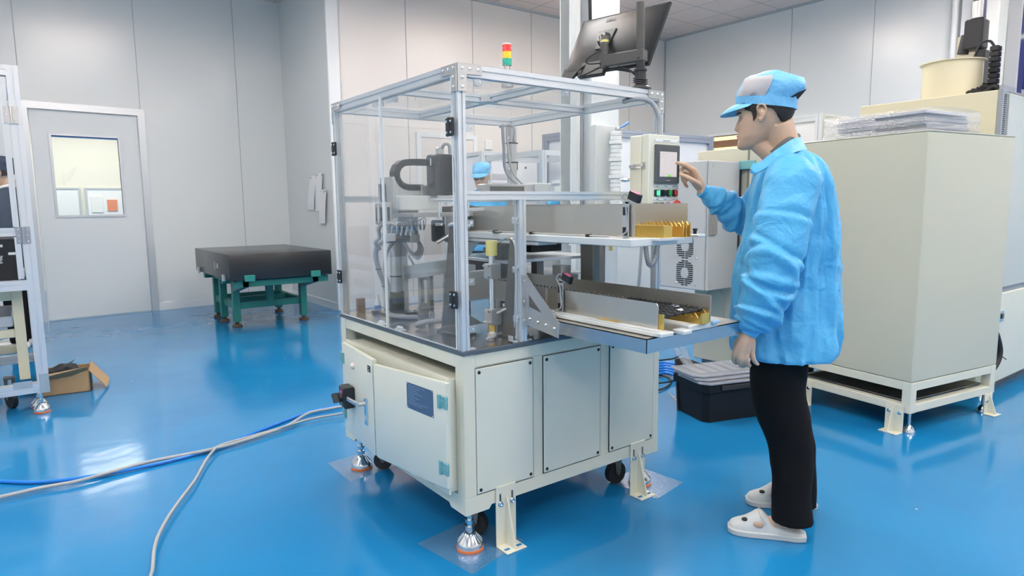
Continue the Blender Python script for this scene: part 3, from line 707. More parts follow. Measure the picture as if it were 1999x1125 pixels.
# ------------------------------------------------------------------ conveyors
def sensor(par, X, y, z, s=1):
    """sensor on an upright strip with its cable"""
    bm = BM(); box(bm, (X-.003, y-.014, z), (X, y+.014, z+.115), .0015); box(bm, (X-.003, y-.04, z+.108), (X, y+.012, z+.122)); b = obj('sensor_bracket', bm, 'steel2', par)
    bm = BM(); R = Matrix.Rotation(.35, 3, 'X')
    c = V((X-.010, y-.045, z+.128)); q = [c+R @ V(p) for p in ((-.009, .022, -.013), (-.009, -.022, -.013), (-.009, -.022, .013), (-.009, .022, .013))]
    prism(bm, q, (.018, 0, 0), .002); sb = obj('sensor_head', bm, 'black', par)
    bm = BM(); q = [c+R @ V(p) for p in ((-.0092, .016, .0134), (-.0092, -.014, .0134), (.006, -.014, .0134), (.006, .016, .0134))]; prism(bm, q, R @ V((0, 0, .0006))); obj('pink_label', bm, 'pink', sb)
    bm = BM(); tube(bm, [c+V((0, .02, 0)), c+V((-.006, .035, .012)), c+V((-.008, .048, -.006)), c+V((-.008, .032, -.025)), c+V((-.005, .03, -.06)), c+V((-.004, .03, -.105)), c+V((-.006, .06, -.121))], .0025, 8, 6); obj('sensor_cable', bm, 'greycable', par)
    for dz in (.022, .085):
        bm = BM(); box(bm, (X-.008, y-.006, z+dz-.013), (X-.003, y+.008, z+dz+.013), .001); obj('black_clip', bm, 'black', par)
def spiral(bm, y0, y1, x, z, r=.024, pitch=.019):
    n = int((y1-y0)/pitch*10); pts = []
    for i in range(n+1):
        a = 2*PI*i/10; pts.append((x+math.cos(a)*r, y0+(y1-y0)*i/n, z+math.sin(a)*r))
    tube(bm, pts, .0016, 6)
def sawtooth(bm, X, y0, y1, z0, z1, t=.003, n=9, tooth=.012):
    q = [(X, y0, z0), (X, y1, z0)]; L = (y1-y0)/n
    for i in range(n): q += [(X, y1-L*i, z1), (X, y1-L*(i+.5), z1-tooth)]
    q += [(X, y0, z1)]; prism(bm, q, (t, 0, 0))
# lower
lc = thing('lower_conveyor', 'lower steel conveyor channel with black carrier rods, resting on the stainless tray', 'conveyor', (.45, -.2, TZ))
bm = BM(); box(bm, (.315, -.60, .853), (.372, .20, .866), .002); box(bm, (.322, -.575, .866), (.348, -.03, .870), .001); objs('rail_base', bm, 'white_paint', lc)
bm = BM(); box(bm, (.40, -.615, .853), (.44, -.57, .866), .002); box(bm, (.455, -.59, .853), (.60, -.555, .872), .002); objs('end_block', bm, 'white_paint', lc)
bm = BM(); prism(bm, [(.35, -.555, .868), (.35, .30, .868), (.35, .30, .948), (.35, -.548, .948), (.35, -.555, .941)], (.003, 0, 0)); obj('side_guide', bm, 'steel', lc)
bm = BM(); prism(bm, [(.56, -.590, .872), (.56, .42, .872), (.56, .42, .958), (.56, -.590, .958)], (.003, 0, 0)); obj('side_guide', bm, 'steel', lc)
bm = BM(); box(bm, (.353, -.09, .868), (.357, .02, .946)); box(bm, (.345, -.03, .868), (.350, .04, .945)); objs('joint_plate', bm, 'steel2', lc)
bm = BM(); sawtooth(bm, .540, -.60, -.40, .872, .915, n=9, tooth=.014); sawtooth(bm, .500, -.60, -.40, .872, .905, n=9, tooth=.014); box(bm, (.505, -.60, .872), (.540, -.595, .905)); objs('toothed_block', bm, 'brass', lc)
bm = BM(); box(bm, (.354, -.572, .862), (.360, -.553, .915)); box(bm, (.335, -.40, .8705), (.349, -.31, .872)); objs('brass_strip', bm, 'brass', lc)
bm = BM(); sawtooth(bm, .356, -.42, .28, .868, .954, n=34, tooth=.010); obj('tooth_rack', bm, 'steel_dark', lc)
for i in range(15):
    y = -.565+i*.022; bm = BM(); tube(bm, [(.37, y+.012, .905), (.552, y-.006, .914)], .0052, 8)
    for k in range(5): cyl(bm, (.39+k*.033, y+.010-.0033*k, .9065+k*.0015), (.402+k*.033, y+.009-.0033*k, .907+k*.0015), .0068, n=10)
    rd = obj('carrier_rod', bm, 'black', lc)
    if i in (1, 3, 4):
        x = .44+.02*i; bm = BM(); cyl(bm, (x, y+.0045, .9102), (x+.022, y+.0035, .911), .0075, n=10); obj('white_label', bm, 'white', rd)
bm = BM(); box(bm, (.563, -.60, .866), (.60, -.565, .876), .002); obj('blue_tab', bm, mat('pale_blue_plastic', (.35, .52, .68), .4), lc)
sensor(lc, .345, -.115, .866)
# upper
uc = thing('upper_conveyor', 'upper steel conveyor channel with toothed brass block, on a white shelf', 'conveyor', (.45, 0, 1.13))
bm = BM(); box(bm, (.305, -.485, 1.118), (.60, .62, 1.142), .002); box(bm, (.31, -.03, 1.104), (.40, .48, 1.116), .001); objs('shelf_plate', bm, 'white_paint', uc)
bm = BM(); box(bm, (.40, -.515, 1.133), (.52, -.485, 1.142), .001); obj('shelf_extension', bm, 'alu', uc)
bm = BM(); prism(bm, [(.35, -.455, 1.146), (.35, .50, 1.146), (.35, .50, 1.246), (.35, -.445, 1.246), (.35, -.455, 1.238)], (.003, 0, 0)); obj('side_guide', bm, 'steel', uc)
bm = BM(); prism(bm, [(.56, -.492, 1.144), (.56, .50, 1.144), (.56, .50, 1.250), (.56, -.492, 1.250)], (.003, 0, 0)); obj('side_guide', bm, 'steel', uc)
bm = BM(); sawtooth(bm, .540, -.520, -.33, 1.142, 1.192, n=11, tooth=.012); sawtooth(bm, .505, -.520, -.33, 1.142, 1.188, n=11, tooth=.012); sawtooth(bm, .52, -.520, -.33, 1.142, 1.186, n=11, tooth=.012)
prism(bm, [(.43, -.505, 1.142), (.47, -.505, 1.142), (.47, -.505, 1.18), (.43, -.505, 1.18)], (0, .21, 0)); objs('toothed_block', bm, 'brass', uc)
bm = BM(); box(bm, (.30, .20, 1.1425), (.349, .24, 1.148)); box(bm, (.35, .485, 1.146), (.563, .49, 1.245)); box(bm, (.31, .47, 1.10), (.345, .50, 1.248)); objs('joint_plate', bm, 'steel_dark', uc)
bm = BM(); box(bm, (.563, -.535, 1.140), (.60, -.50, 1.150), .002); obj('blue_tab', bm, 'alu', uc)
bm = BM(); lathe(bm, (.575, -.512, 1.15), [(.006, 0), (.006, .012), (.008, .012), (.008, .018)], 12); obj('black_knob', bm, 'black', uc)
sensor(uc, .345, -.425, 1.142)
bm = BM(); tube(bm, [(.325, -.37, 1.147), (.32, -.2, 1.146), (.322, 0, 1.147), (.318, .15, 1.146), (.32, .3, 1.147)], .003, 8, 6); obj('shelf_cable', bm, 'greycable', uc)
for y in (-.28, .02, .1, .25):
    bm = BM(); box(bm, (.312, y-.006, 1.142), (.334, y+.006, 1.152), .001); objs('cable_clip', bm, 'black', uc)
# shelf uprights under the upper conveyor inside the machine
bm = BM(); box(bm, (.47, .42, ZT+.001), (.57, .47, 1.116), .002); box(bm, (.66, -.0+.05, ZT+.001), (.70, .10, 1.116), .002); objs('shelf_upright', bm, 'steel_dark', uc)

# ------------------------------------------------------------------ control box with touch screen
cb = thing('control_box', 'cream control box with a touchscreen and coloured buttons hung beside the enclosure post', 'control panel', (.86, -.085, 1.13))
X0, X1, YF, YB_, Z0, Z1 = .775, .955, -.135, -.035, 1.10, 1.512
bm = BM(); box(bm, (X0, YF+.04, Z0), (X1, YB_, Z1), .003); obj('box_body', bm, 'cream', cb)
bm = BM(); box(bm, (X0, YF, Z0), (X1, YF+.038, Z1+.002), .003); bx = obj('box_lid', bm, 'cream_door', cb)
bm = BM(); box(bm, (.803, YF-.012, 1.327), (.944, YF, 1.476), .003); sc = obj('touchscreen', bm, 'screen_frame', cb)
bm = BM(); box(bm, (.824, YF-.0128, 1.353), (.924, YF-.012, 1.449)); obj('screen_display', bm, 'screen', sc)
bm = BM()
for a, b, c_, d in ((.83, .87, 1.440, 1.4415), (.83, .838, 1.428, 1.43), (.845, .865, 1.425, 1.4262), (.85, .86, 1.412, 1.413), (.85, .86, 1.40, 1.401), (.85, .86, 1.388, 1.389), (.835, .915, 1.362, 1.3632), (.89, .905, 1.415, 1.417)): box(bm, (a, YF-.0132, c_), (b, YF-.0128, d))
objs('screen_mark', bm, 'scr_ink', sc)
bm = BM(); box(bm, (.872, YF-.0134, 1.353), (.890, YF-.0128, 1.361)); obj('screen_key', bm, 'scr_green', sc)
bm = BM(); box(bm, (.862, YF-.0128, 1.337), (.886, YF-.012, 1.341)); obj('bezel_mark', bm, 'steel2', sc)
for z0, z1, w in ((1.486, 1.498, 1), (1.311, 1.321, 3), (1.262, 1.270, 3)):
    bm = BM(); box(bm, (.803, YF-.0015, z0), (.944, YF, z1)); st = obj('label_strip', bm, 'white', cb)
    bm = BM()
    for i in range(w): c = .8735 if w == 1 else .825+i*.048; box(bm, (c-(.022 if w == 1 else .008), YF-.002, (z0+z1)/2-.0015), (c+(.022 if w == 1 else .008), YF-.0015, (z0+z1)/2+.0015))
    lathe(bm, (.806, YF-.0015, (z0+z1)/2), [(.002, 0), (.002, .001)], 8, (0, -1, 0)); lathe(bm, (.941, YF-.0015, (z0+z1)/2), [(.002, 0), (.002, .001)], 8, (0, -1, 0))
    objs('label_print', bm, 'ink', st)
def button(x, z, m, sz=.011):
    bm = BM(); box(bm, (x-sz-.005, YF-.004, z-sz-.002), (x+sz, YF, z+sz+.002), .001); b = obj('push_button', bm, 'black', cb)
    bm = BM(); box(bm, (x-sz+.004, YF-.011, z-sz+.001), (x+sz-.001, YF-.004, z+sz-.001), .002); obj('button_cap', bm, m, b)
for x, m in ((.823, 'btn_green_lit'), (.858, 'black_gloss'), (.893, 'btn_green'), (.928, 'btn_red')): button(x, 1.290, m)
for x, m in ((.818, 'btn_yellow'), (.853, 'btn_yellow')): button(x, 1.240, m)
bm = BM(); lathe(bm, (.885, YF, 1.243), [(.011, 0), (.011, .008), (.009, .010)], 20, (0, -1, 0)); obj('blue_button', bm, 'btn_blue', cb)
bm = BM(); lathe(bm, (.926, YF, 1.243), [(.010, 0), (.010, .012), (.019, .014), (.019, .022), (.012, .027)], 24, (0, -1, 0)); obj('emergency_stop', bm, 'btn_red', cb)
for z in (1.395, 1.16):
    bm = BM(); x = X0
    prism(bm, [(x, -.075, z-.012), (x, -.028-.02, z-.012), (x, -.048, z+.012), (x, -.075, z+.012)], (-.003, 0, 0)); prism(bm, [(x-.003, -.068, z-.009), (x-.003, -.040, z-.007), (x-.003, -.040, z+.007), (x-.003, -.068, z+.009)], (-.006, 0, 0), .001)
    prism(bm, [(x, -.103, z-.014), (x, -.118, z-.014), (x, -.118, z+.014), (x, -.103, z+.014)], (-.003, 0, 0)); tube(bm, [(x-.006, -.07, z+.007), (x-.008, -.10, z+.007), (x-.008, -.107, z+.004), (x-.008, -.107, z-.004), (x-.008, -.10, z-.007), (x-.006, -.07, z-.007)], .0018, 6)
    obj('toggle_latch', bm, 'steel2', cb, label='small steel toggle latch')
bm = BM(); box(bm, (X1-.02, -.035, 1.2), (X1+.03, -.001, 1.23)); box(bm, (X1-.02, -.035, 1.4), (X1+.03, -.001, 1.43)); objs('mounting_arm', bm, 'steel2', cb)
def corrugated(name, pts, r, m, par=None, n=12, k=8, amp=.10, step=.006):
    p = catmull(pts, k*2); out = []; acc = 0
    L = [0]
    for a, b in zip(p, p[1:]): L.append(L[-1]+(b-a).length)
    N = max(8, int(L[-1]/step)); j = 0; res = []
    for i in range(N+1):
        s = L[-1]*i/N
        while j < len(L)-2 and L[j+1] < s: j += 1
        t = (s-L[j])/max(L[j+1]-L[j], 1e-9); res.append(p[j].lerp(p[j+1], t))
    bm = BM(); tube(bm, res, r, n, radii=[r*(1+(amp if i % 2 else -amp)) for i in range(len(res))])
    if par is not None: return obj(name, bm, m, par, smooth=60)
    return bm
corrugated('flexible_conduit', [(.80, .03, 1.655), (.85, .0, 1.668), (.90, -.03, 1.655), (.925, -.05, 1.60), (.925, -.055, 1.55), (.925, -.06, 1.515)], .010, 'conduit', cb)
corrugated('hanging_hose', [(.80, -.10, 1.10), (.80, -.11, 1.04), (.82, -.11, 1.005), (.85, -.11, 1.03), (.865, -.11, 1.10)], .010, 'conduit', cb)

# ------------------------------------------------------------------ signal tower and monitor on the roof
sg = thing('signal_tower', 'small red, amber and green signal light standing on the enclosure roof', 'signal light', (.60, .40, TOP+.0045))
c = at(990, 128, Z=1.76); sx, sy = .33, .30
sg.location = (sx, sy, TOP+.005)
pp = at(990, 128, Y=sy); sx = pp.x; sg.location.x = sx; zb = TOP+.005
bm = BM(); cyl(bm, (sx, sy, zb), (sx, sy, zb+.012), .024); cyl(bm, (sx, sy, zb+.012), (sx, sy, pp.z), .012); obj('signal_base', bm, 'steel2', sg)
h = (at(992, 88, Y=sy).z-pp.z)
for i, (nm, m) in enumerate((('green_lens', 'led_green'), ('amber_lens', 'led_amber'), ('red_lens', 'led_red'))):
    bm = BM(); z0 = pp.z+h*i/3; pr = []
    for k in range(5): pr += [(.0185, h/3*k/5), (.0175, h/3*(k+.9)/5)]
    lathe(bm, (sx, sy, z0), pr, 24); obj(nm, bm, m, sg)
bm = BM(); lathe(bm, (sx, sy, pp.z+h), [(.0185, 0), (.018, .004), (.008, .006)], 24); obj('signal_cap', bm, 'white', sg)

# ================================================================== MECHANISMS ON THE TABLE TOP
T0 = ZT+.0012
# slide unit with motor on the left: upright plate column carrying a cantilevered head
hd = thing('pick_and_place_unit', 'pick and place head with black motor, cable chain and steel slides above the tabletop', 'machine unit', (.20, .88, T0))
bm = BM(); box(bm, (.13, .80, T0), (.27, .96, T0+.012), .002); obj('base_plate', bm, 'steel_dark', hd)
bm = BM()
for x in (.142, .258):
    for y in (.815, .945): lathe(bm, (x, y, T0+.012), [(.008, 0), (.008, .008), (.004, .009)], 12)
objs('base_bolt', bm, 'chrome', hd)
bm = BM(); cyl(bm, (.205, .887, T0+.012), (.205, .887, T0+.10), .036, n=28); obj('black_collar', bm, 'black', hd)
bm = BM(); cyl(bm, (.205, .887, T0+.10), (.205, .887, 1.13), .024, n=28); obj('steel_column', bm, 'steel2', hd)
bm = BM(); cyl(bm, (.205, .887, .925), (.205, .887, .930), .027, n=28); obj('column_ring', bm, 'black', hd)
bm = BM(); box(bm, (.232, .875, T0+.012), (.262, .905, 1.13), .001); obj('side_bar', bm, 'alu', hd)
bm = BM(); box(bm, (.165, .82, 1.10), (.265, .94, 1.130), .003); hb = obj('head_plate', bm, 'steel2', hd)
def bxp(name, a, b, m, bev=.002, par=hd):
    bm = BM(); box(bm, a, b, bev); return obj(name, bm, m, par)
bxp('slide_plate', (.06, .66, 1.20), (.10, .74, 1.345), 'steel2'); bxp('back_arm', (.15, .74, 1.12), (.25, .86, 1.30), 'steel2'); bxp('slide_plate', (.06, .60, 1.24), (.09, .72, 1.37), 'steel2')
def guide(x, y, par=hd):
    bm = BM(); box(bm, (x-.016, y-.014, 1.175), (x+.016, y+.014, 1.266), .004); g = obj('slotted_guide', bm, 'steel2', par)
    bm = BM(); box(bm, (x-.0165, y-.0045, 1.19), (x-.0158, y+.0045, 1.246)); box(bm, (x-.006, y-.0146, 1.19), (x+.006, y-.0138, 1.246)); objs('guide_slot', bm, 'black', g)
guide(-.0+.020, .645); guide(.012, .565)
bxp('slide_body', (.07, .56, 1.232), (.25, .70, 1.292), 'white_paint', .004)
bxp('carriage', (.09, .60, 1.292), (.24, .74, 1.335), 'steel2'); bxp('carriage_plate', (.185, .585, 1.25), (.235, .60, 1.335), 'steel2')
bxp('lower_plate', (.07, .45, 1.205), (.36, .64, 1.222), 'steel2'); bxp('top_rail', (.14, .40, 1.268), (.38, .44, 1.278), 'alu')
bxp('finger_plate', (.22, .36, 1.225), (.36, .40, 1.24), 'alu')
for x, y in ((.17, .42), (.24, .42), (.31, .42)):
    bm = BM(); cyl(bm, (x, y, 1.205), (x, y, 1.268), .004, n=10); obj('guide_pin', bm, 'chrome', hd)
bm = BM(); box(bm, (.205, .50, 1.292), (.300, .585, 1.462), .014, 3); mo = obj('motor', bm, 'black_gloss', hd, label='large black servo motor')
bm = BM(); box(bm, (.2035, .535, 1.415), (.2048, .542, 1.445)); obj('motor_label', bm, 'white', mo)
bm = BM(); box(bm, (.25, .55, 1.462), (.278, .575, 1.492), .003); obj('motor_plug', bm, 'steel2', mo)
corrugated('motor_conduit', [(.268, .55, 1.49), (.275, .54, 1.505), (.29, .53, 1.50), (.295, .53, 1.465)], .007, 'greyhose', hd)
# cable chain: C of black links
bm = BM(); links = []
cx, cz, R = .145, 1.378, .052
path = [(.235, cz+R+.002)]+[(.18, cz+R+.002)]+[(cx+math.cos(a)*R*1.05-.01, cz+math.sin(a)*R) for a in [PI*.5+PI*k/7 for k in range(8)]]+[(.20, cz-R)]
for (x0, z0), (x1, z1) in zip(path, path[1:]):
    d = V((x1-x0, 0, z1-z0)); d.normalize(); n_ = V((-d.z, 0, d.x)); a = V((x0, .60, z0)); b = V((x1, .60, z1))
    prism(bm, [a-n_*.013-d*.002, b-n_*.013+d*.002, b+n_*.013+d*.002, a+n_*.013-d*.002], (0, .045, 0))
obj('cable_chain', bm, 'black', hd, label='C-shaped black cable chain')
# pneumatic manifold, small valves and looping thin tubes below the slide
bm = BM(); tube(bm, [(.02, .56, 1.128), (.15, .60, 1.115)], .013, 14); obj('manifold', bm, 'steel2', hd)
bxp('manifold_block', (.12, .575, 1.098), (.165, .625, 1.132), 'steel2'); bxp('manifold_block', (.0, .54, 1.108), (.035, .58, 1.140), 'alu')
rnd = random.Random(3)
for i in range(9):
    x = .01+.016*i; bm = BM(); a = (x, .57+.004*i, 1.135)
    tube(bm, [a, (x+rnd.uniform(-.02, .02), .56, 1.175), (x+.03, .56+rnd.uniform(-.03, .03), 1.165+rnd.uniform(0, .04)), (x+.05, .58, 1.15), (x+.06, .60, 1.19)], .0025, 6, 8); obj('air_tube', bm, 'greyhose' if i % 3 else 'white', hd)
for i in range(5):
    bm = BM(); x = .02+.022*i; cyl(bm, (x, .55, 1.13), (x+.004, .545, 1.16), .006, n=10); cyl(bm, (x+.004, .545, 1.16), (x+.006, .542, 1.168), .009, n=10); obj('fitting', bm, 'chrome', hd)
for i in range(3):
    bm = BM(); tube(bm, [(.10, .60, 1.10), (.13+.01*i, .58, 1.055-.012*i), (.17+.01*i, .60, 1.065), (.18, .62, 1.105)], .006, 8, 8); obj('looped_hose', bm, 'greyhose', hd)
# camera/probe group in the middle
bxp('probe_body', (.205, .515, 1.10), (.245, .555, 1.19), 'black', .006); bxp('probe_cap', (.205, .51, 1.165), (.24, .515, 1.18), 'chrome'); bm = BM(); cyl(bm, (.222, .525, 1.18), (.222, .525, 1.225), .005); obj('probe_rod', bm, 'chrome', hd)
bxp('bracket_plate', (.245, .50, 1.13), (.29, .51, 1.215), 'steel2'); bm = BM(); tube(bm, [(.19, .48, 1.10), (.24, .46, 1.13), (.29, .44, 1.175)], .008, 10, 4); obj('slanted_cylinder', bm, 'steel2', hd)
for z in (1.12, 1.155, 1.19):
    bm = BM(); cyl(bm, (.285, .44, z), (.285, .405, z+.006), .008, n=10); obj('clamp_knob', bm, 'chrome', hd)
bxp('dark_block', (.27, .50, 1.10), (.40, .60, 1.17), 'steel_dark', .004); bxp('side_housing', (.30, .54, 1.17), (.42, .62, 1.25), 'steel_dark', .004)
bm = BM(); cyl(bm, (.18, .66, 1.125), (.18, .66, 1.20), .022, n=18); obj('vacuum_cup_holder', bm, 'steel2', hd)
bm = BM(); lathe(bm, (.25, .44, 1.085), [(.006, 0), (.006, .012), (.012, .014), (.012, .02)], 12); obj('small_stop', bm, 'steel_dark', hd)
# ribbed grey hoses hanging down to the table
hs = thing('grey_hose_bundle', 'grey corrugated hoses looping from the pick and place head down to the tabletop', 'hose', (.12, .76, T0))
corrugated('corrugated_hose', [(.12, .66, 1.11), (.05, .69, 1.10), (.03, .72, 1.06), (.055, .75, .98), (.09, .77, .90), (.09, .76, .82), (.10, .75, .775), (.15, .70, .765), (.20, .68, .762)], .011, 'greyhose', hs)
corrugated('corrugated_hose', [(.13, .70, 1.12), (.085, .72, 1.06), (.10, .78, .97), (.125, .80, .88), (.11, .80, .80), (.125, .78, .77), (.17, .74, .763)], .008, 'greyhose', hs)
corrugated('corrugated_hose', [(.03, .62, 1.19), (.01, .64, 1.16), (.02, .66, 1.12), (.01, .68, 1.10), (.04, .70, 1.07)], .008, 'greyhose', hs)
bm = BM(); tube(bm, [(.26, .86, 1.02), (.285, .84, .96), (.30, .83, .88), (.28, .80, .80), (.25, .78, .765)], .006, 8, 8); obj('thin_hose', bm, 'greyhose', hs)
for p in ((.055, .752, .98), (.09, .77, .90), (.093, .755, .80), (.18, .69, .765)):
    bm = BM(); cyl(bm, V(p)-V((0, 0, .002)), V(p)+V((0, 0, .002)), .0135, n=12); obj('cable_tie', bm, 'black', hs)
# curved guide rim on its leg frame
rm_ = thing('curved_guide', 'curved steel guide plate on a stand with an oblong hole, left of the tapered upright', 'guide', (.36, .80, T0))
g0, g1, g2, g3 = at(783, 522, Y=.90), at(876, 506, Y=.70), at(876, 534, Y=.70), at(786, 546, Y=.90)
bm = BM(); ring = []
for k in range(11):
    t = k/10; bow = V((-.05*math.sin(PI*t), -.02*math.sin(PI*t), 0)); ring.append([g3.lerp(g2, t)+bow, g3.lerp(g2, t)+bow+V((.008, .004, 0)), g0.lerp(g1, t)+bow+V((.008, .004, 0)), g0.lerp(g1, t)+bow])
loft(bm, ring); obj('curved_plate', bm, 'steel2', rm_)
bm = BM(); x = .33
fr = [(.30, .93, T0), (.30, .93, .945), (.30, .83, .945), (.30, .79, T0)]
box(bm, (.31, .76, T0), (.33, .785, .93)); box(bm, (.31, .845, T0), (.33, .87, .93)); box(bm, (.31, .785, .91), (.33, .845, .93)); box(bm, (.31, .785, T0), (.33, .845, .80)); obj('leg_plate', bm, 'steel2', rm_)
bm = BM(); prism(bm, [(.345, .70, T0), (.345, .64, T0), (.345, .67, .944), (.345, .69, .944)], (.012, 0, 0)); obj('support_leg', bm, 'steel', rm_)
bm = BM(); box(bm, (.38, .66, T0), (.46, .76, .90), .002); obj('support_block', bm, 'steel2', rm_)
for x, y in ((.30, .72), (.30, .74), (.355, .62), (.37, .60)):
    bm = BM(); lathe(bm, (x, y, T0), [(.009, 0), (.009, .012), (.004, .018)], 12); obj('base_bolt', bm, 'chrome', rm_)
# tapered uprights
def tapered(nm_, lab, x, y0, y1, yt0, yt1, z1, extra=True):
    t = thing('tapered_upright', lab, 'support', (x, (y0+y1)/2, T0))
    bm = BM(); prism(bm, [(x, y0, T0+.009), (x, y1, T0+.009), (x, yt1, z1), (x, yt0, z1)], (.012, 0, 0), .001); obj('upright_plate', bm, 'steel_dark', t)
    bm = BM(); prism(bm, [(x+.012, y0, T0+.009), (x+.058, y0, T0+.009), (x+.030, yt0, z1), (x+.012, yt0, z1)], (0, .010, 0), .001); obj('rib_plate', bm, 'steel2', t)
    bm = BM(); box(bm, (x-.012, y0-.015, T0), (x+.075, y1+.015, T0+.009), .001); obj('base_plate', bm, 'steel_dark', t)
    for a, b in ((x-.004, y0-.006), (x-.004, y1+.006), (x+.066, y1+.006), (x+.066, y0-.006)):
        bm = BM(); lathe(bm, (a, b, T0+.009), [(.006, 0), (.006, .006), (.003, .007)], 12); obj('base_bolt', bm, 'chrome', t)
    return t
t1 = tapered('a', 'tapered dark steel upright left of the front corner post', .13, .235, .36, .255, .285, 1.165)
corrugated('elbow_hose', [(.17, .42, .785), (.13, .45, .782), (.095, .47, .775), (.085, .485, .765)], .011, 'greyhose', t1)
corrugated('cap_hose', [(.14, .30, 1.17), (.13, .26, 1.178), (.15, .22, 1.178), (.17, .20, 1.17)], .008, 'greyhose', t1)
t2 = tapered('b', 'tapered dark steel upright just left of the middle post', .262, .045, .13, .05, .075, 1.125)
bm = BM(); tube(bm, [(.262, .05, .80), (.262, .04, 1.0), (.262, .045, 1.11), (.262, .09, 1.128), (.255, .14, 1.11)], .004, 8, 6); obj('chrome_tube', bm, 'chrome', t2)
# air cylinder with yellow buffer
ac = thing('air_cylinder', 'upright air cylinder with a yellow buffer and two grey clamp blocks', 'cylinder', (.24, .15, T0))
cx, cy = .235, .155
bm = BM(); cyl(bm, (cx, cy, T0+.02), (cx, cy, 1.066), .012, n=20); obj('piston_rod', bm, 'chrome', ac)
bm = BM(); cyl(bm, (cx, cy, 1.062), (cx, cy, 1.117), .0215, n=24); obj('yellow_buffer', bm, 'yellow', ac)
bm = BM(); cyl(bm, (cx, cy, T0+.02), (cx, cy, T0+.045), .0165, n=20); obj('brass_ring', bm, 'brass', ac)
for z0, z1 in ((.975, 1.032), (.80, .86)):
    bm = BM(); box(bm, (cx-.022, cy-.024, z0), (cx+.026, cy+.022, z1), .002); b = obj('clamp_block', bm, 'steel2', ac)
    for y in (cy-.018, cy+.016):
        for z in (z0+.008, z1-.008):
            bm = BM(); cyl(bm, (cx-.022, y, z), (cx-.029, y, z), .004, n=10); obj('clamp_screw', bm, 'chrome', b)
bm = BM(); lathe(bm, (cx, cy, T0), [(.026, 0), (.026, .008), (.018, .012), (.016, .02)], 20); obj('foot_flange', bm, 'steel2', ac)
bm = BM(); tube(bm, [(cx-.0, cy-.03, .845), (cx+.03, cy-.05, .862), (cx+.06, cy-.07, .868), (cx+.08, cy-.08, .868)], .005, 8, 6); obj('air_hose', bm, 'greyhose', ac)
bm = BM(); tube(bm, [(cx, cy-.02, T0+.012), (cx-.03, cy-.05, T0+.010), (cx-.07, cy-.06, T0+.008)], .006, 8, 6); obj('floor_hose', bm, 'greyhose', ac)
# bracket plate with a cut-out window behind the cylinder
bk = thing('window_bracket', 'pale steel bracket plate with a cut-out window and a slanted upper wing', 'bracket', (.33, .35, T0))
bm = BM(); Y = .33
def poly(pts, m, nm, y=Y, t=.010, par=bk):
    b = BM(); prism(b, [(x, y, z) for x, z in pts], (0, t, 0)); return obj(nm, b, m, par)
poly([(.17, T0), (.21, T0), (.21, .84), (.235, .868), (.40, .868), (.40, .985), (.20, .985), (.17, 1.0)], 'steel2', 'bracket_plate')
poly([(.385, T0), (.40, T0), (.40, .868), (.385, .868)], 'steel2', 'bracket_edge'); poly([(.21, T0+.02), (.30, T0+.02), (.22, T0+.07), (.21, T0+.07)], 'steel', 'gusset', Y-.02)
poly([(.195, 1.10), (.34, 1.10), (.25, 1.0), (.215, 1.0)], 'steel', 'wing_plate', Y+.06); poly([(.17, 1.0), (.20, 1.0), (.20, 1.11), (.17, 1.11)], 'steel2', 'upper_plate', Y)
bxp('top_block', (.24, .36, .986), (.30, .41, 1.01), 'steel2', .002, bk)
# stacked dark stage seen under the upper conveyor
st = thing('lift_stage', 'dark stacked lifting stage between the two conveyors inside the machine', 'machine unit', (.75, .62, T0))
bxp('stage_plate', (.46, .36, 1.075), (.82, .86, 1.098), 'steel_dark', .002, st); bxp('stage_block', (.62, .40, 1.040), (.80, .62, 1.075), 'black', .002, st)
bxp('stage_block', (.50, .50, 1.035), (.58, .60, 1.06), 'steel_dark', .002, st); bxp('shelf', (.44, .34, 1.005), (.94, .80, 1.018), 'alu', .001, st)
bxp('lower_shelf', (.46, .40, .925), (.94, .80, .935), 'steel2', .001, st); bxp('spacer', (.62, .36, .935), (.66, .40, 1.005), 'steel_dark', .001, st)
bxp('side_column', (.86, .26, T0), (.94, .34, 1.12), 'steel_dark', .002, st); bxp('rear_column', (.50, .80, T0), (.56, .86, 1.005), 'steel_dark', .002, st); bxp('front_wall', (.70, .44, T0), (.94, .45, .925), 'steel_dark', .001, st)
bxp('yellow_strip', (.951, .23, 1.04), (.957, .25, 1.12), 'yellow', .001, st); bxp('spacer_block', (.76, .36, .935), (.82, .42, .975), 'steel2', .001, st)
bxp('top_spacer', (.60, .40, 1.098), (.62, .46, 1.116), 'steel2', .001, st); bxp('top_spacer', (.70, .44, 1.098), (.72, .50, 1.116), 'steel2', .001, st)
# gantry rail standing behind the conveyor with cables to the ceiling frame
gt = thing('gantry_rail', 'grey perforated upright duct and horizontal rail unit at the back of the enclosure', 'machine unit', (.90, .97, T0))
bxp('upright_duct', (.925, .945, T0), (.965, .985, 1.655), 'steel2', .003, gt)
for z in (1.60, 1.52, 1.44, 1.36):
    bm = BM(); lathe(bm, (.9249, .965, z), [(.007, 0), (.006, .003)], 12, (-1, 0, 0)); obj('duct_screw', bm, 'white', gt)
for z in (1.57, 1.47):
    bm = BM(); box(bm, (.921, .941, z), (.969, .989, z+.005)); obj('cable_tie', bm, 'black', gt)
bxp('rail_body', (.52, .60, 1.300), (.80, .66, 1.345), 'steel2', .002, gt); bxp('rail_slot', (.53, .598, 1.312), (.74, .6005, 1.335), 'steel_dark', 0, gt); bxp('rail_end_block', (.80, .59, 1.30), (.90, .67, 1.352), 'white_paint', .003, gt); bxp('rail_clamp', (.49, .585, 1.305), (.535, .60, 1.34), 'steel2', .002, gt)
bxp('rail_bracket', (.84, .67, 1.31), (.93, .95, 1.33), 'steel2', .001, gt); 
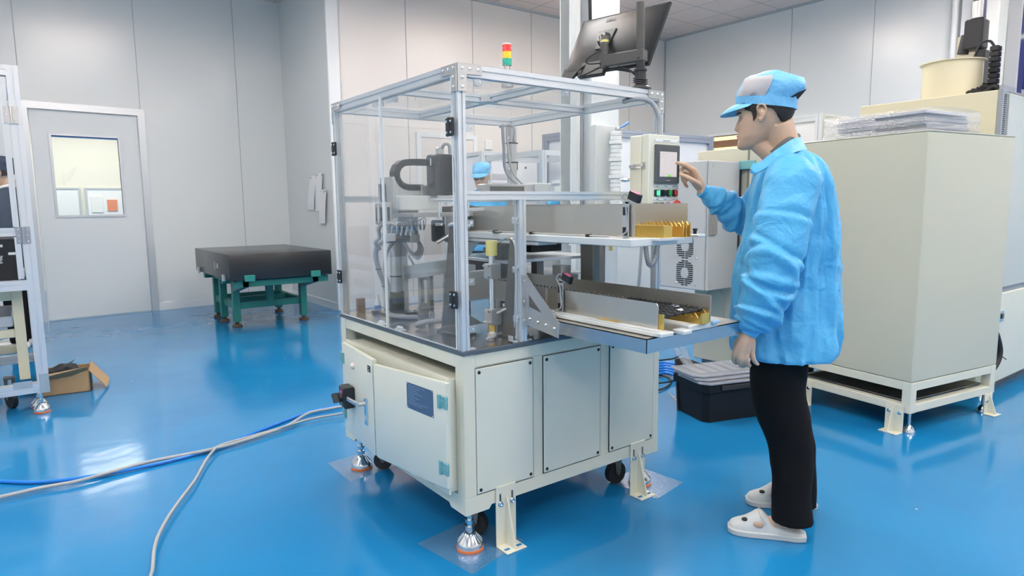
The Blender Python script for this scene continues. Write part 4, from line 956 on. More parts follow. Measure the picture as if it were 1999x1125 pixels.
bm = BM(); tube(bm, [(.86, .93, 1.66), (.86, .92, 1.55), (.875, .92, 1.42), (.90, .80, 1.32)], .009, 10, 8); obj('dark_cable', bm, 'conduit', gt)
bm = BM(); tube(bm, [(.885, .93, 1.66), (.885, .92, 1.55), (.90, .90, 1.42), (.92, .82, 1.34)], .006, 10, 8); obj('grey_cable', bm, 'greycable', gt)
corrugated('roof_cable', [(.87, .97, 1.655), (.92, .95, 1.665), (.95, .95, 1.64), (.945, .94, 1.58)], .008, 'greyhose', gt)
# small bottle and loose blocks on the table
bo = thing('small_bottle', 'small white bottle with a blue label at the back of the tabletop', 'bottle', (.24, 1.0, T0))
bx_ = at(738, 604, Y=.985); bm = BM(); lathe(bm, (bx_.x, .985, T0), [(.014, 0), (.015, .004), (.015, .05), (.007, .062), (.007, .07)], 18); obj('bottle_body', bm, 'white', bo)
bm = BM(); lathe(bm, (bx_.x, .985, T0+.01), [(.0155, 0), (.0155, .022)], 18); obj('bottle_label', bm, 'btn_blue', bo); bm = BM(); lathe(bm, (bx_.x, .985, T0+.07), [(.008, 0), (.008, .012)], 14); obj('bottle_cap', bm, 'white', bo)
bm = BM(); box(bm, (.06, 1.0, T0), (.10, 1.02, T0+.07), .002); solo('brown_block', bm, 'brown', 'small brown block standing in the back left corner of the tabletop', 'block')
bm = BM(); box(bm, (.11, .93, T0), (.14, .96, T0+.015), .002); solo('steel_block', bm, 'steel_dark', 'small dark steel block lying near the left column base', 'block')

# ------------------------------------------------------------------ monitor on its pole above the roof
mn = thing('monitor_pole', 'dark grey pole and swing arm clamped on the enclosure roof, holding the monitor', 'monitor arm', (.90, .04, TOP+.005))
mb = at(1250, 165, Y=.035); mx_, my_ = mb.x, .035; rz = TOP+.0045
bm = BM(); lathe(bm, (mx_, my_, rz), [(.045, 0), (.045, .006), (.030, .014), (.020, .020), (.020, .03)], 28); obj('pole_foot', bm, 'arm', mn)
bm = BM(); lathe(bm, (mx_, my_, rz+.03), [(.019, 0), (.023, .004), (.023, .040), (.026, .042), (.026, .05), (.018, .052), (.018, .085), (.021, .088), (.021, .094)], 24)
obj('pole_collar', bm, 'black', mn)
ptop = at(1245, 3, Y=my_).z
bm = BM(); cyl(bm, (mx_, my_, rz+.1), (mx_-.004, my_, ptop), .0175, n=28); obj('pole', bm, 'arm', mn)
# arm: goes from the pole towards the screen (-x, -y)
A0 = V((mx_, my_, at(1245, 108, Y=my_).z))
A1 = at(1180, 108, X=.865)
dv = (A1-A0); dv.z = 0; up = V((0, 0, 1)); n_ = dv.normalized().cross(up)
hz = .026
bm = BM(); prism(bm, [A0-dv*.12-up*hz-n_*.02, A0+dv*1.02-up*hz-n_*.02, A0+dv*1.02-up*hz+n_*.02, A0-dv*.12-up*hz+n_*.02], up*hz*2, .006); obj('swing_arm', bm, 'arm', mn)
bm = BM(); cyl(bm, A0+dv-up*.026, A0+dv+up*.065, .020, n=24); obj('arm_joint', bm, 'arm', mn)
bm = BM(); cyl(bm, A0+dv+up*.065, A0+dv+up*.105, .017, .013, n=20); b2 = obj('joint_cap', bm, 'arm', mn)
bm = BM(); cyl(bm, A0+dv+up*.078, A0+dv+up*.088, .0175, n=20); obj('yellow_band', bm, 'yellow', b2)
bm = BM(); tube(bm, [A0+dv*.9-up*.03, A0+dv*.5-up*.045+n_*.01, A0+dv*.2-up*.06, A0-up*.075+dv*.03], .004, 8, 6); tube(bm, [A0+dv*.6-up*.03, A0+dv*.3-up*.05, A0+dv*.06-up*.085], .004, 8, 6); objs('monitor_cable', bm, 'rubber', mn)
for k in range(3):
    bm = BM(); pts = [(mx_+math.cos(a)*.027, my_+math.sin(a)*.027, rz+.025+.008*k+.006*math.sin(a)) for a in [2*PI*i/16 for i in range(17)]]; tube(bm, pts, .003, 6); obj('coiled_cable', bm, 'rubber', mn)
# the monitor: seen from behind, leaning away
mo_ = thing('monitor', 'wide black flat monitor seen from behind, held above the machine roof', 'monitor', (.975, .266, 1.81))
m_tl, m_tr, m_br, m_bl = V((1.0357, .5122, 2.1048)), V((1.0606, .0134, 2.0811)), V((.9372, .0198, 1.8166)), V((.9123, .5186, 1.8402))
mX, mY = (m_tr-m_tl), (m_tl-m_bl); mN = mX.cross(mY).normalized()
if mN.dot(CAMP-m_tl) < 0: mN = -mN
def mm(u, v, o=0): return m_bl+mX*u+mY*v+mN*o
bm = BM(); r0 = [mm(0, 0, -.012), mm(1, 0, -.012), mm(1, 1, -.012), mm(0, 1, -.012)]; r1 = [mm(0, 0), mm(1, 0), mm(1, 1), mm(0, 1)]
r2 = [mm(.05, .06, .010), mm(.95, .06, .010), mm(.95, .94, .010), mm(.05, .94, .010)]; r3 = [mm(.22, .2, .024), mm(.78, .2, .024), mm(.78, .78, .024), mm(.22, .78, .024)]
loft(bm, [r0, r1, r2, r3]); obj('monitor_shell', bm, 'monitor', mo_)
bm = BM(); prism(bm, [mm(.01, .02, -.0125), mm(.99, .02, -.0125), mm(.99, .98, -.0125), mm(.01, .98, -.0125)], -mN*.001); obj('monitor_screen', bm, 'black_gloss', mo_)
bm = BM(); prism(bm, [mm(.25, -.10, .0), mm(.55, -.10, .0), mm(.55, .14, .0), mm(.25, .14, .0)], mN*.022, .003); obj('connector_bay', bm, 'black', mo_)
bm = BM(); prism(bm, [mm(0, -.14, -.004), mm(.13, -.14, -.004), mm(.22, .12, -.004), mm(0, .12, -.004)], mN*.012, .002); obj('lower_bezel_corner', bm, 'monitor', mo_)
text('maker_letters', 'DELL', .026, mtx(mm(.42, .84, .0215), mX, mY), 'black', mo_, .0005)
bm = BM(); c = mm(.44, .48, .024); a_, b_ = mX.normalized(), mY.normalized()
prism(bm, [c-a_*.035-b_*.045, c+a_*.035-b_*.045, c+a_*.05+b_*.05, c-a_*.05+b_*.05], mN*.006, .002); vp = obj('mount_plate', bm, 'monitor', mo_)
bm = BM(); cyl(bm, c+mN*.006, c+mN*.03, .034, .024, 28); obj('tilt_joint', bm, 'arm', vp)
bm = BM(); j = A0+dv+up*.05; tube(bm, [c+mN*.025, (c+mN*.03).lerp(j, .5), j], .012, 12); obj('tilt_arm', bm, 'arm', mn)
bm = BM(); tube(bm, [mm(.30, .1, .02), mm(.26, .0, .03), mm(.28, -.06, .03), mm(.34, -.1, .03), A1-up*.04], .004, 8, 6); obj('power_cable', bm, 'rubber', mn)
bm = BM(); tube(bm, [A1+V((-.02, .0, .02)), A1+V((-.05, .05, -.01)), A1+V((-.045, .055, -.03)), A1+V((-.02, .0, -.035))], .003, 8, 6); obj('loop_cable', bm, 'rubber', mn)

# ================================================================== REST OF THE ROOM
# --- cables and film on the floor
def floor_cable(pix, r, m, lab, extra=None, z=None):
    z = r+.001 if z is None else z
    pts = [at(x, y, Z=z) for x, y in pix]
    if extra: pts = extra[0]+pts+extra[1]
    bm = BM(); tube(bm, pts, r, 10, 8); o = obj('floor_cable', bm, m); recenter(o); return tag(o, lab, 'cable')
floor_cable([(-60, 938), (0, 940), (60, 942), (120, 938), (180, 930), (250, 918), (320, 903), (400, 882), (460, 860), (530, 832), (600, 806), (640, 797), (672, 790)], .0085, 'bluecable', 'blue hose running along the floor from the left to the machine cabinet', ([V((-3.2, 2.6, .0095)), V((-2.2, 2.2, .0095))], [V((.45, 2.02, .01))]))
floor_cable([(-60, 984), (0, 971), (80, 953), (150, 940), (230, 918), (300, 900), (420, 876), (500, 853), (560, 832), (600, 808), (640, 799), (672, 793)], .0085, 'greycable', 'thick grey cable lying along the blue hose on the floor', ([V((-3.2, 1.3, .0095)), V((-2.2, 1.5, .0095))], [V((.46, 1.98, .01))]), .019)
floor_cable([(296, 1160), (298, 1110), (304, 1060), (325, 1015), (350, 978), (380, 938), (400, 902), (415, 882), (430, 870), (480, 855), (540, 838), (600, 820), (640, 812), (672, 807)], .0065, 'greycable', 'thin grey cable branching off and running towards the bottom edge of the picture', ([V((-1.3, -1.4, .0075)), V((-1.0, -.4, .0075))], [V((.42, 1.8, .01))]), .024)
def film(nm, pts, lab, m='film'):
    bm = BM(); v = [V((x, y, .0012)) for x, y in pts]; prism(bm, v, (0, 0, .0006)); o = obj(nm, bm, m); recenter(o); tag(o, lab, 'plastic sheet', 'clear sheets under the machine feet')
film('plastic_sheet', [(-.09, .20), (-.04, -.10), (.24, -.02), (.19, .24)], 'clear plastic sheet under the front levelling foot of the machine')
film('plastic_sheet', [(.86, .16), (.90, -.10), (1.12, -.06), (1.10, .18)], 'clear plastic sheet under the right-hand levelling foot of the machine')
film('plastic_sheet', [(-.06, 1.16), (-.06, .88), (.22, .92), (.20, 1.18)], 'clear plastic sheet under the left-hand levelling foot of the machine')

# --- granite surface plate on its green stand
GX0_, GX1_, GY0_, GY1_, GZb, GZt = .42, 1.44, 4.80, 6.28, .545, .80
gs = thing('green_stand', 'green painted steel stand with braced legs carrying the black granite plate', 'stand', (.93, 5.5, 0))
for x, y in ((.60, 5.36), (1.30, 5.33), (.60, 6.72-.55), (1.27, 6.1), (.58, 5.80), (.95, 5.36)):
    full = not (x == .95); z0 = .055 if full else .20
    bm = BM(); box(bm, (x-.035, y-.035, z0), (x+.035, y+.035, .47), .003); lg = obj('leg', bm, 'green_stand', gs)
    if full:
        bm = BM(); cyl(bm, (x, y, .03), (x, y, .055), .02); lathe(bm, (x, y, 0), [(.05, 0), (.052, .012), (.04, .03)], 18); obj('levelling_foot', bm, 'rust', lg)
def gb(a, b, nm='rail'):
    bm = BM(); box(bm, a, b, .003); return obj(nm, bm, 'green_stand', gs)
gb((.60, 5.33, .19), (1.30, 5.38, .26)); gb((.575, 5.38, .19), (.625, 6.2, .26)); gb((1.26, 5.36, .19), (1.31, 6.1, .26)); gb((.60, 6.14, .19), (1.27, 6.19, .26)); gb((.62, 5.78, .19), (1.27, 5.83, .26))
for x0, x1, y0, y1 in ((.47, 1.42, 5.28-.42, 5.34-.42), (.47, 1.42, 5.31, 5.38), (.47, 1.42, 6.10, 6.17)): gb((x0, y0, .47), (x1, y1, GZb-.012), 'cross_beam')
gb((.55, 4.86, .47), (.61, 6.2, GZb-.012), 'cross_beam'); gb((1.25, 4.86, .47), (1.31, 6.2, GZb-.012), 'cross_beam')
for x in (.60, 1.30):
    bm = BM(); prism(bm, [(x-.035, 5.33, .47), (x-.035, 5.33, .38), (x-.035, 4.90, .47)], (.07, 0, 0)); obj('gusset', bm, 'green_stand', gs)
gp = thing('granite_plate', 'thick black granite surface plate lying on the green stand by the left wall', 'surface plate', (.93, 5.54, GZb-.012))
bm = BM(); box(bm, (GX0_, GY0_, GZb), (GX1_, GY1_, GZt), .006, 2); obj('plate_block', bm, 'granite', gp)
bm = BM(); lathe(bm, (GX0_, 5.38, .665), [(.05, 0), (.05, .002)], 20, (-1, 0, 0)); obj('round_label', bm, mat('faded_label', (.34, .29, .22), .6), gp)
bm = BM(); box(bm, (GX0_-.002, 5.24, .64), (GX0_, 5.30, .69)); obj('square_label', bm, mat('faded_label2', (.42, .42, .42), .6), gp)
for x, y in ((.60, GY0_), (1.26, GY0_)): 
    bm = BM(); box(bm, (x-.05, y-.022, GZb-.012), (x+.05, y, GZb+.05), .002); obj('corner_stop', bm, 'green_stand', gs)
for y in (5.0, 6.1):
    bm = BM(); box(bm, (GX0_-.02, y-.03, GZb-.012), (GX0_, y+.03, GZb+.05), .002); obj('corner_stop', bm, 'steel2', gs)
for x in (.52, 1.36):
    for y in (4.88, 6.14): bm = BM(); box(bm, (x-.03, y-.03, GZb-.013), (x+.03, y+.03, GZb), 0); obj('rest_pad', bm, 'green_stand', gs)

# --- papers on the side wall
def sheetp(y0, y1, z0, z1, lab, tilt=0, x=1.858, dotc=None):
    t = thing('paper_sheet', lab, 'paper', (x, (y0+y1)/2, z0), 0, 'papers on the side wall')
    bm = BM(); v = []
    N = 6
    rings = []
    for k in range(N+1):
        z = z1+(z0-z1)*k/N; d = .004+.012*math.sin(k/N*2.6)+.006*k/N; sh = tilt*k/N
        rings.append([(x-d-.001, y0+sh, z), (x-d-.001, y1+sh, z), (x-d, y1+sh, z), (x-d, y0+sh, z)])
    loft(bm, rings); obj('sheet', bm, 'paper', t)
    bm = BM()
    for y in (y0+.02, y1-.02): lathe(bm, (x-.004, y, z1-.02), [(.012, 0), (.012, .004), (.006, .008)], 10, (-1, 0, 0))
    objs('drawing_pin', bm, 'steel_dark', t)
    if dotc: bm = BM(); lathe(bm, (x-.012, y0+.07, z1-.03), [(.010, 0), (.010, .002)], 10, (-1, 0, 0)); obj('blue_pin', bm, 'btn_blue', t)
sheetp(6.20, 6.43, 1.215, 1.635, 'white paper sheet pinned on the side wall, leftmost of three', .12)
sheetp(5.98, 6.19, 1.20, 1.66, 'white paper sheet pinned on the side wall, middle and highest of three', .06, 1.850)
sheetp(5.86, 6.06, 1.05, 1.46, 'white paper sheet with a blue pin, lowest of three on the side wall', .06, 1.842, 1)

# --- aluminium framed machine at the left edge
lm = thing('framed_machine', 'tall aluminium framed machine cut by the left edge of the picture', 'machine', (-1.9, 3.5, 0))
LX0, LX1, LY0, LY1, LT = -3.0, -1.10, 3.03, 4.10, 2.085
def lp(a, b, nm='frame_profile', w=.06, h=.06):
    bm = BM(); profile(bm, a, b, w, h); return obj(nm, bm, 'alu', lm)
for x in (LX0, LX1-.03):
    for y in (LY0+.03, LY1): lp((x, y, .13), (x, y, LT-.0), 'frame_post')
for z in (.165, .80, LT-.03):
    for y in (LY0+.03, LY1): lp((LX0+.03, y, z), (LX1-.06, y, z))
    for x in (LX0, LX1-.03): lp((x, LY0+.06, z), (x, LY1-.03, z))
lp((LX0+.03, LY0+.03, 1.12), (LX1-.06, LY0+.03, 1.12), w=.04, h=.05)
# front doors with inner frames and hinges
lp((LX1-.085, LY0+.01, 1.15), (LX1-.085, LY0+.01, LT-.07), 'door_stile', .03, .03); lp((LX0+.08, LY0+.01, LT-.085), (LX1-.10, LY0+.01, LT-.085), 'door_rail', .03, .03)
lp((LX1-.085, LY0+.01, .84), (LX1-.085, LY0+.01, 1.09), 'door_stile', .03, .03)
for z, m in ((1.80, 'steel2'), (1.10, 'conduit')):
    bm = BM(); x = LX1-.055; box(bm, (x-.035, LY0-.006, z-.05), (x-.004, LY0, z+.05), .001); box(bm, (x+.004, LY0-.006, z-.05), (x+.035, LY0, z+.05), .001); cyl(bm, (x, LY0-.008, z-.05), (x, LY0-.008, z+.05), .007, n=12)
    h = obj('steel_hinge', bm, m, lm); bm = BM()
    for a in (-.022, .022):
        for b in (-.035, 0, .035): lathe(bm, (x+a, LY0-.006, z+b), [(.005, 0), (.004, .003)], 10, (0, -1, 0))
    objs('hinge_screw', bm, 'chrome', h)
bm = BM(); box(bm, (LX1-.05, LY0-.003, .135), (LX1, LY0, .25), .001); box(bm, (LX1-.18, LY0-.003, .175), (LX1-.085, LY0, .215), .001); objs('joint_plate', bm, 'steel2', lm)
bm = BM(); box(bm, (LX0+.03, LY0+.012, 1.15), (LX1-.10, LY0+.016, LT-.10)); obj('acrylic_panel', bm, 'acrylic', lm)
bm = BM(); box(bm, (LX1-.032, LY0+.06, .85), (LX1-.028, LY1-.03, LT-.06)); obj('acrylic_panel', bm, 'acrylic', lm)
foot(lm, LX1-.05, LY0+.04, .14, .045); foot(lm, LX1-.06, LY0+.18, .14, .045)
tb = thing('inner_trolley', 'cream steel trolley frame on black castors standing inside the left framed machine', 'trolley', (-1.8, 3.55, 0))
for a, b in (((-1.245, 3.16, .20), (-1.19, 3.21, .76)), ((-2.6, 3.16, .20), (-2.54, 3.21, .76)), ((-1.245, 3.85, .20), (-1.19, 3.90, .76)), ((-2.54, 3.165, .70), (-1.245, 3.205, .76)), ((-2.54, 3.165, .47), (-1.245, 3.205, .52)), ((-2.54, 3.855, .25), (-1.245, 3.895, .31)), ((-1.24, 3.21, .70), (-1.195, 3.85, .76)), ((-1.24, 3.21, .25), (-1.195, 3.85, .31))):
    bm = BM(); box(bm, a, b, .003); obj('trolley_rail', bm, 'cab2', tb)
caster(tb, -1.30, 3.30, .20, .06, .4); caster(tb, -1.42, 3.8, .20, .055, 1.1)
bm = BM(); box(bm, (-2.5, 3.22, .53), (-1.25, 3.80, .60), .004); obj('drawer_unit', bm, 'steel2', tb); bm = BM(); box(bm, (-2.6, 3.16, .761), (-1.19, 3.90, .775)); obj('trolley_top', bm, 'steel2', tb)
dq = thing('control_unit', 'black control unit with small white labels behind the glass of the left machine', 'equipment', (-1.7, 3.5, .775))
bm = BM(); box(bm, (-2.3, 3.30, .776), (-1.20, 3.75, 1.075), .006); du = obj('unit_case', bm, 'black', dq)
for x, z in ((-1.28, 1.03), (-1.30, .96), (-1.22, .98), (-1.35, 1.04)):
    bm = BM(); box(bm, (x-.018, 3.297, z-.008), (x+.018, 3.30, z+.008)); obj('white_label', bm, 'white', du)
for i in range(3): bm = BM(); tube(bm, [(-1.42+.03*i, 3.28, .80), (-1.36+.03*i, 3.26, .90), (-1.27, 3.27, .93+.02*i)], .006, 8, 8); obj('cable', bm, 'greycable', dq)
# --- cardboard box with black material
cbx = thing('cardboard_box', 'open brown cardboard box on the floor beside the left framed machine', 'box', (-.97, 3.55, 0))
R = Matrix.Rotation(-.12, 4, 'Z'); 
def loc(bm, T=Matrix.Translation((-.98, 3.58, 0)) @ R): bm.transform(T); return bm
bm = BM(); t = .005
for a, b in (((-.17, -.13, .002), (.13, -.13+t, .145)), ((-.17, .13-t, .002), (.13, .13, .145)), ((-.17, -.13, .002), (-.17+t, .13, .145)), ((.13-t, -.13, .002), (.13, .13, .145)), ((-.17, -.13, .002), (.13, .13, .002+t))): box(bm, a, b)
obj('box_walls', loc(bm), 'cardboard', cbx, smooth=0)
bm = BM(); prism(bm, [(.13, -.13, .145), (.13, .13, .16), (.235, .11, .02), (.225, -.12, .012)], (.004, 0, .003)); obj('box_flap', loc(bm), 'cardboard', cbx)
bm = BM(); prism(bm, [(-.17, -.13, .145), (.02, -.13, .12), (.13, -.13, .155), (.12, -.16, .18), (-.16, -.19, .14)], (0, .004, 0)); obj('box_flap', loc(bm), 'cardboard', cbx)
bl = thing('black_packaging', 'crumpled black foam and clear film lying in the cardboard box', 'packaging', (-.98, 3.58, .01))
bm = BM(); ell(bm, (-.03, 0, .09), (.12, .11, .085))
for v in bm.verts: v.co += V((noise.noise(v.co*22), noise.noise(v.co*22+V((5, 0, 0))), noise.noise(v.co*22+V((0, 9, 0)))))*.03
for v in bm.verts: v.co.x = max(-.155, min(.118, v.co.x)); v.co.y = max(-.118, min(.118, v.co.y)); v.co.z = max(.01, v.co.z)
obj('black_foam', loc(bm), 'rubber', bl); bm = BM(); prism(bm, [(-.10, -.06, .13), (.0, -.02, .15), (.05, -.05, .22), (-.02, -.08, .18)], (.002, .002, .001)); obj('clear_sheet', loc(bm), 'tray_clear', bl)

# --- white structural column behind the machine
co = thing('wall_column', 'white floor-to-ceiling column behind the machine with cables in its open side', 'column', (2.75, 2.25, 0))
cl = lambda px, Y=2.2: at(px, 200, Y=Y).x
xa, xb, xc, xd = cl(1115, 2.26), cl(1130), cl(1155), cl(1208)
bm = BM(); box(bm, (xa, 2.2, 0), (xa+.045, 2.26, CH), .002); obj('column_flange', bm, 'white_paint', co)
bm = BM(); box(bm, (xa+.045, 2.44, 0), (xc, 2.45, CH)); obj('column_web', bm, 'white_paint', co)
bm = BM(); n = 8; q = []
for i in range(n+1):
    x = xc+(xd-xc)*i/n; q.append((x, 2.2+(.012 if i % 2 else 0)))
prism(bm, [(x, y, 0) for x, y in q]+[(xd, 2.45, 0), (xc, 2.45, 0)], (0, 0, CH)); obj('column_casing', bm, 'trim', co)
rn = random.Random(5)
for i in range(5):
    x = xc-.03-.022*i; bm = BM(); tube(bm, [(x+rn.uniform(-.012, .012), 2.30+.02*(i % 3), z) for z in (.9, 1.2, 1.5, 1.8, 2.1, 2.5, 2.9, 3.4, CH-.01)], .010 if i % 2 else .014, 8, 6); obj('column_cable', bm, ('greycable', 'white', 'conduit')[i % 3], co)
bm = BM(); tube(bm, [(xa+.05, 2.15, 3.94), (xa+.09, 2.16, 3.3), (xa+.13, 2.17, 2.6), (xa+.14, 2.18, 2.3)], .014, 10, 6); obj('black_cable', bm, 'rubber', co)
mf = thing('air_manifold', 'white ringed air filter stack with a blue lever valve, on the column front', 'manifold', (2.8, 2.05, 1.0))
p0 = at(1196, 390, Y=2.08); x = p0.x
bm = BM(); box(bm, (x-.16, 2.12, .9), (x+.06, 2.198, at(1196, 245, Y=2.1).z), .006); obj('backing_board', bm, 'white_paint', mf)
bm = BM(); pr = []; z0 = .9; z1 = at(1196, 250, Y=2.08).z; k = int((z1-z0)/.035)
for i in range(k): pr += [(.045 if i % 4 else .056, i*.035), (.045 if i % 4 else .056, i*.035+.026), (.037, i*.035+.030)]
lathe(bm, (x, 2.05, z0), pr, 18); obj('filter_stack', bm, 'white', mf)
vz = at(1208, 252, Y=2.05).z; vx = at(1208, 252, Y=2.05).x
bm = BM(); cyl(bm, (x, 2.05, vz), (vx+.03, 2.05, vz), .018, n=14); cyl(bm, (vx+.02, 2.05, vz-.16), (vx+.02, 2.05, vz+.01), .016, n=12); obj('valve_body', bm, 'steel2', mf)
e = at(1226, 240, Y=2.03); bm = BM(); tube(bm, [(vx, 2.03, vz+.008), ((vx+e.x)/2, 2.03, (vz+e.z)/2+.004), e], .011, 10, 0, [.008, .012, .013]); obj('valve_lever', bm, 'bluetape', mf)
for z in (1.45, 1.33):
    bm = BM(); cyl(bm, (x, 2.05, z), (x+.13, 2.05, z), .014, n=12); cyl(bm, (x+.08, 2.05, z), (x+.12, 2.05, z), .02, n=8); obj('pipe_fitting', bm, 'chrome', mf)
bm = BM(); tube(bm, [(x+.13, 2.05, 1.45), (x+.2, 2.03, 1.44), (x+.27, 2.0, 1.36), (x+.28, 1.98, 1.2), (x+.25, 2.0, .6), (x+.25, 2.05, .02)], .014, 10, 8); obj('grey_hose', bm, 'greyhose', mf)

# --- white framed machines in the background
def enclosure(lab, x0, x1, y0, y1, zt, panel='white_paint', w=.05, cols=1, fm='alu', name='framed_enclosure'):
    t = thing(name, lab, 'machine enclosure', ((x0+x1)/2, (y0+y1)/2, 0))
    def pf(a, b, nm='frame_profile'):
        bm = BM(); profile(bm, a, b, w); return obj(nm, bm, fm, t)
    xs = [x0+(x1-x0)*i/cols for i in range(cols+1)]
    for x in xs:
        for y in (y0, y1): pf((x, y, 0), (x, y, zt), 'frame_post')
    for z in (zt-w/2, .9):
        for y in (y0, y1):
            for a, b in zip(xs, xs[1:]): pf((a+w/2, y, z), (b-w/2, y, z))
        for x in (x0, x1): pf((x, y0+w/2, z), (x, y1-w/2, z))
    for a, b in zip(xs, xs[1:]):
        bm = BM(); box(bm, (a+w/2, y0-.004, .925), (b-w/2, y0+.004, zt-w)); obj('front_panel', bm, panel, t)
        bm = BM(); box(bm, (a+w/2, y0-.004, .05), (b-w/2, y0+.004, .875)); obj('lower_panel', bm, 'white_paint', t)
    bm = BM(); box(bm, (x0-.004, y0+w/2, .05), (x0+.004, y1-w/2, zt-w)); obj('side_panel', bm, panel, t)
    return t
bwhite = mat('bright_white_panel', (.80, .82, .86), .35); M['bwhite'] = bwhite
pa = at(1060, 300, Y=3.0); pb = at(1140, 284, Y=3.0)
enclosure('small aluminium framed enclosure with white panels just left of the white column', pa.x, pa.x+.70, 3.0, 3.9, 1.76, 'acrylic', .05)
wa = at(941, 297, Y=4.4); wb = at(1056, 300, Y=4.4)
wbd = enclosure('white panelled machine with a grey frame behind the worker in the pale blue cap', wa.x, wb.x+.35, 4.4, 5.2, wa.z+.01, 'bwhite', .045, 1)
bm = BM(); z = wa.z-.14
for i in range(3):
    box(bm, (wa.x+.12+.0*i, 4.392, z-.16-.1*i), (wa.x+.42, 4.395, z-.10-.1*i))
objs('printed_sheet', bm, mat('printed_grey', (.55, .55, .60), .6), wbd)
bm = BM(); box(bm, (wa.x+.46, 4.385, z-.05), (wa.x+.50, 4.395, z+.13)); obj('door_grip', bm, 'steel_dark', wbd)
for k in (.1, .62): bm = BM(); lathe(bm, (wa.x+k, 4.395, z-.02), [(.014, 0), (.012, .01)], 12, (0, -1, 0)); obj('panel_lock', bm, 'steel_dark', wbd)
pc0 = at(1204, 238, Y=3.2); pc1 = at(1384, 268, Y=3.2)
enclosure('long white panelled enclosure with blue-grey aluminium frame behind the control box', pc0.x-.3, pc1.x, 3.2, 4.0, pc1.z, 'bwhite', .08, 1, mat('blue_grey_profile', (.34, .38, .46), .4, metal=.4))
# pale vibratory bowls seen between the rail and the column
for j, (py, r) in enumerate(((352, .10), (376, .12))):
    c = at(1098, py, Y=2.75); bm = BM(); lathe(bm, (c.x, 2.75, c.z-.05), [(r*.7, -.06), (r*.75, 0), (r, .02), (r, .05), (r*.93, .05), (r*.9, .02), (.01, .015)], 24); 
    o = obj('feeder_bowl', bm, 'white'); recenter(o); tag(o, 'white round feeder bowl left of the column, %s of the two' % ('upper', 'lower')[j], 'bowl', 'feeder bowls')
fs = thing('feeder_stand', 'grey stand with a shelf carrying the two white feeder bowls', 'stand', (2.75, 2.85, 0)); c = at(1098, 376, Y=2.75)
bm = BM(); box(bm, (c.x-.10, 2.88, 0), (c.x+.10, 2.93, 1.42)); obj('stand_back', bm, 'alu', fs)
bm = BM(); box(bm, (c.x-.11, 2.64, c.z-.13), (c.x+.11, 2.88, c.z-.112)); obj('lower_shelf', bm, 'alu', fs); c2 = at(1098, 352, Y=2.75); bm = BM(); box(bm, (c.x-.07, 2.70, c2.z-.122), (c.x+.07, 2.88, c2.z-.111)); obj('upper_shelf', bm, 'alu', fs)
c = at(1083, 394, Y=2.565); bm = BM(); ell(bm, (c.x, 2.565, c.z-.02), (.085, .05, .05))
for v in bm.verts: v.co += v.co.normalized()*noise.noise(v.co*25)*.02
solo('blue_cloth', bm, 'smock', 'crumpled blue cloth on the cabinet behind the upper conveyor', 'cloth')
bm = BM(); box(bm, (c.x-.45, 2.51, 0), (c.x+.10, 2.62, c.z-.062), .004); solo('low_cabinet', bm, 'greybox', 'low grey cabinet behind the machine, carrying a crumpled blue cloth', 'cabinet')

# ================================================================== CABINETS ON THE RIGHT
# near beige cabinet, turned a little, on a welded stand
AR = math.radians(-9); AO = V((2.552, -.415, 0))
ca = thing('beige_cabinet', 'tall plain beige cabinet on a welded stand behind the standing worker', 'cabinet', (AO.x, AO.y, 0), AR)
aw, ad = .828, .745
def lb(nm, a, b, m, par, bev=.003):
    bm = BM(); box(bm, a, b, bev); return obj(nm, bm, m, par, local=True)
lb('cabinet_body', (0, 0, .288), (aw, ad, 1.60), 'cab', ca, .004)
lb('cabinet_roof', (-.002, -.002, 1.60), (aw+.002, ad+.002, 1.606), 'cab', ca, .002)
st_ = BM()
for x in (0, aw-.05):
    for y in (0, ad-.05): box(st_, (x, y, .115), (x+.05, y+.05, .286), .002)
for z0, z1 in ((.238, .285), (.116, .160)):
    for y in (.001, ad-.049): box(st_, (.05, y, z0), (aw-.05, y+.048, z1), .002)
    for x in (.001, aw-.049): box(st_, (x, .05, z0), (x+.048, ad-.05, z1), .002)
obj('stand_frame', st_, 'cream', ca, local=True)
lb('stand_tray', (.05, .05, .165), (aw-.05, ad-.05, .170), 'steel_dark', ca, 0)
def sfoot(par, x, y, zt):
    bm = BM(); lathe(bm, (x, y, 0), [(.032, 0), (.032, .008), (.02, .03), (.008, .042), (.008, zt)], 24); obj('levelling_foot', bm, 'chrome', par, local=True)
sfoot(ca, .05, .03, .116); sfoot(ca, aw-.05, .03, .116); sfoot(ca, .05, ad-.03, .116)
def anchor_l(par, o, d, n, w, top):
    o = V(o); d = V(d); n = V(n); z = V((0, 0, 1)); t = .006
    bm = BM(); prism(bm, [o, o+d*w, o+d*w+z*top, o+z*top], n*t, .001); prism(bm, [o, o+d*w, o+d*w+n*.06, o+n*.06], z*t, .001); c = o+d*(w*.5)+n*t; prism(bm, [c+z*t, c+n*.045+z*t, c+n*.01+z*top*.9, c+z*top*.9], d*t)
    br = obj('anchor_bracket', bm, 'cream', par, local=True)
    for u in (.2, .8): bm = BM(); q = o+d*w*u+z*(top-.04)+n*t; lathe(bm, q, [(.010, 0), (.010, .002), (.007, .002), (.007, .009)], 14, n); obj('bolt', bm, 'chrome', br, local=True)
anchor_l(ca, (-.002, .03, 0), (0, 1, 0), (-1, 0, 0), .10, .15); anchor_l(ca, (-.002, .60, 0), (0, 1, 0), (-1, 0, 0), .10, .15); anchor_l(ca, (aw-.11, -.002, 0), (1, 0, 0), (0, -1, 0), .08, .12)
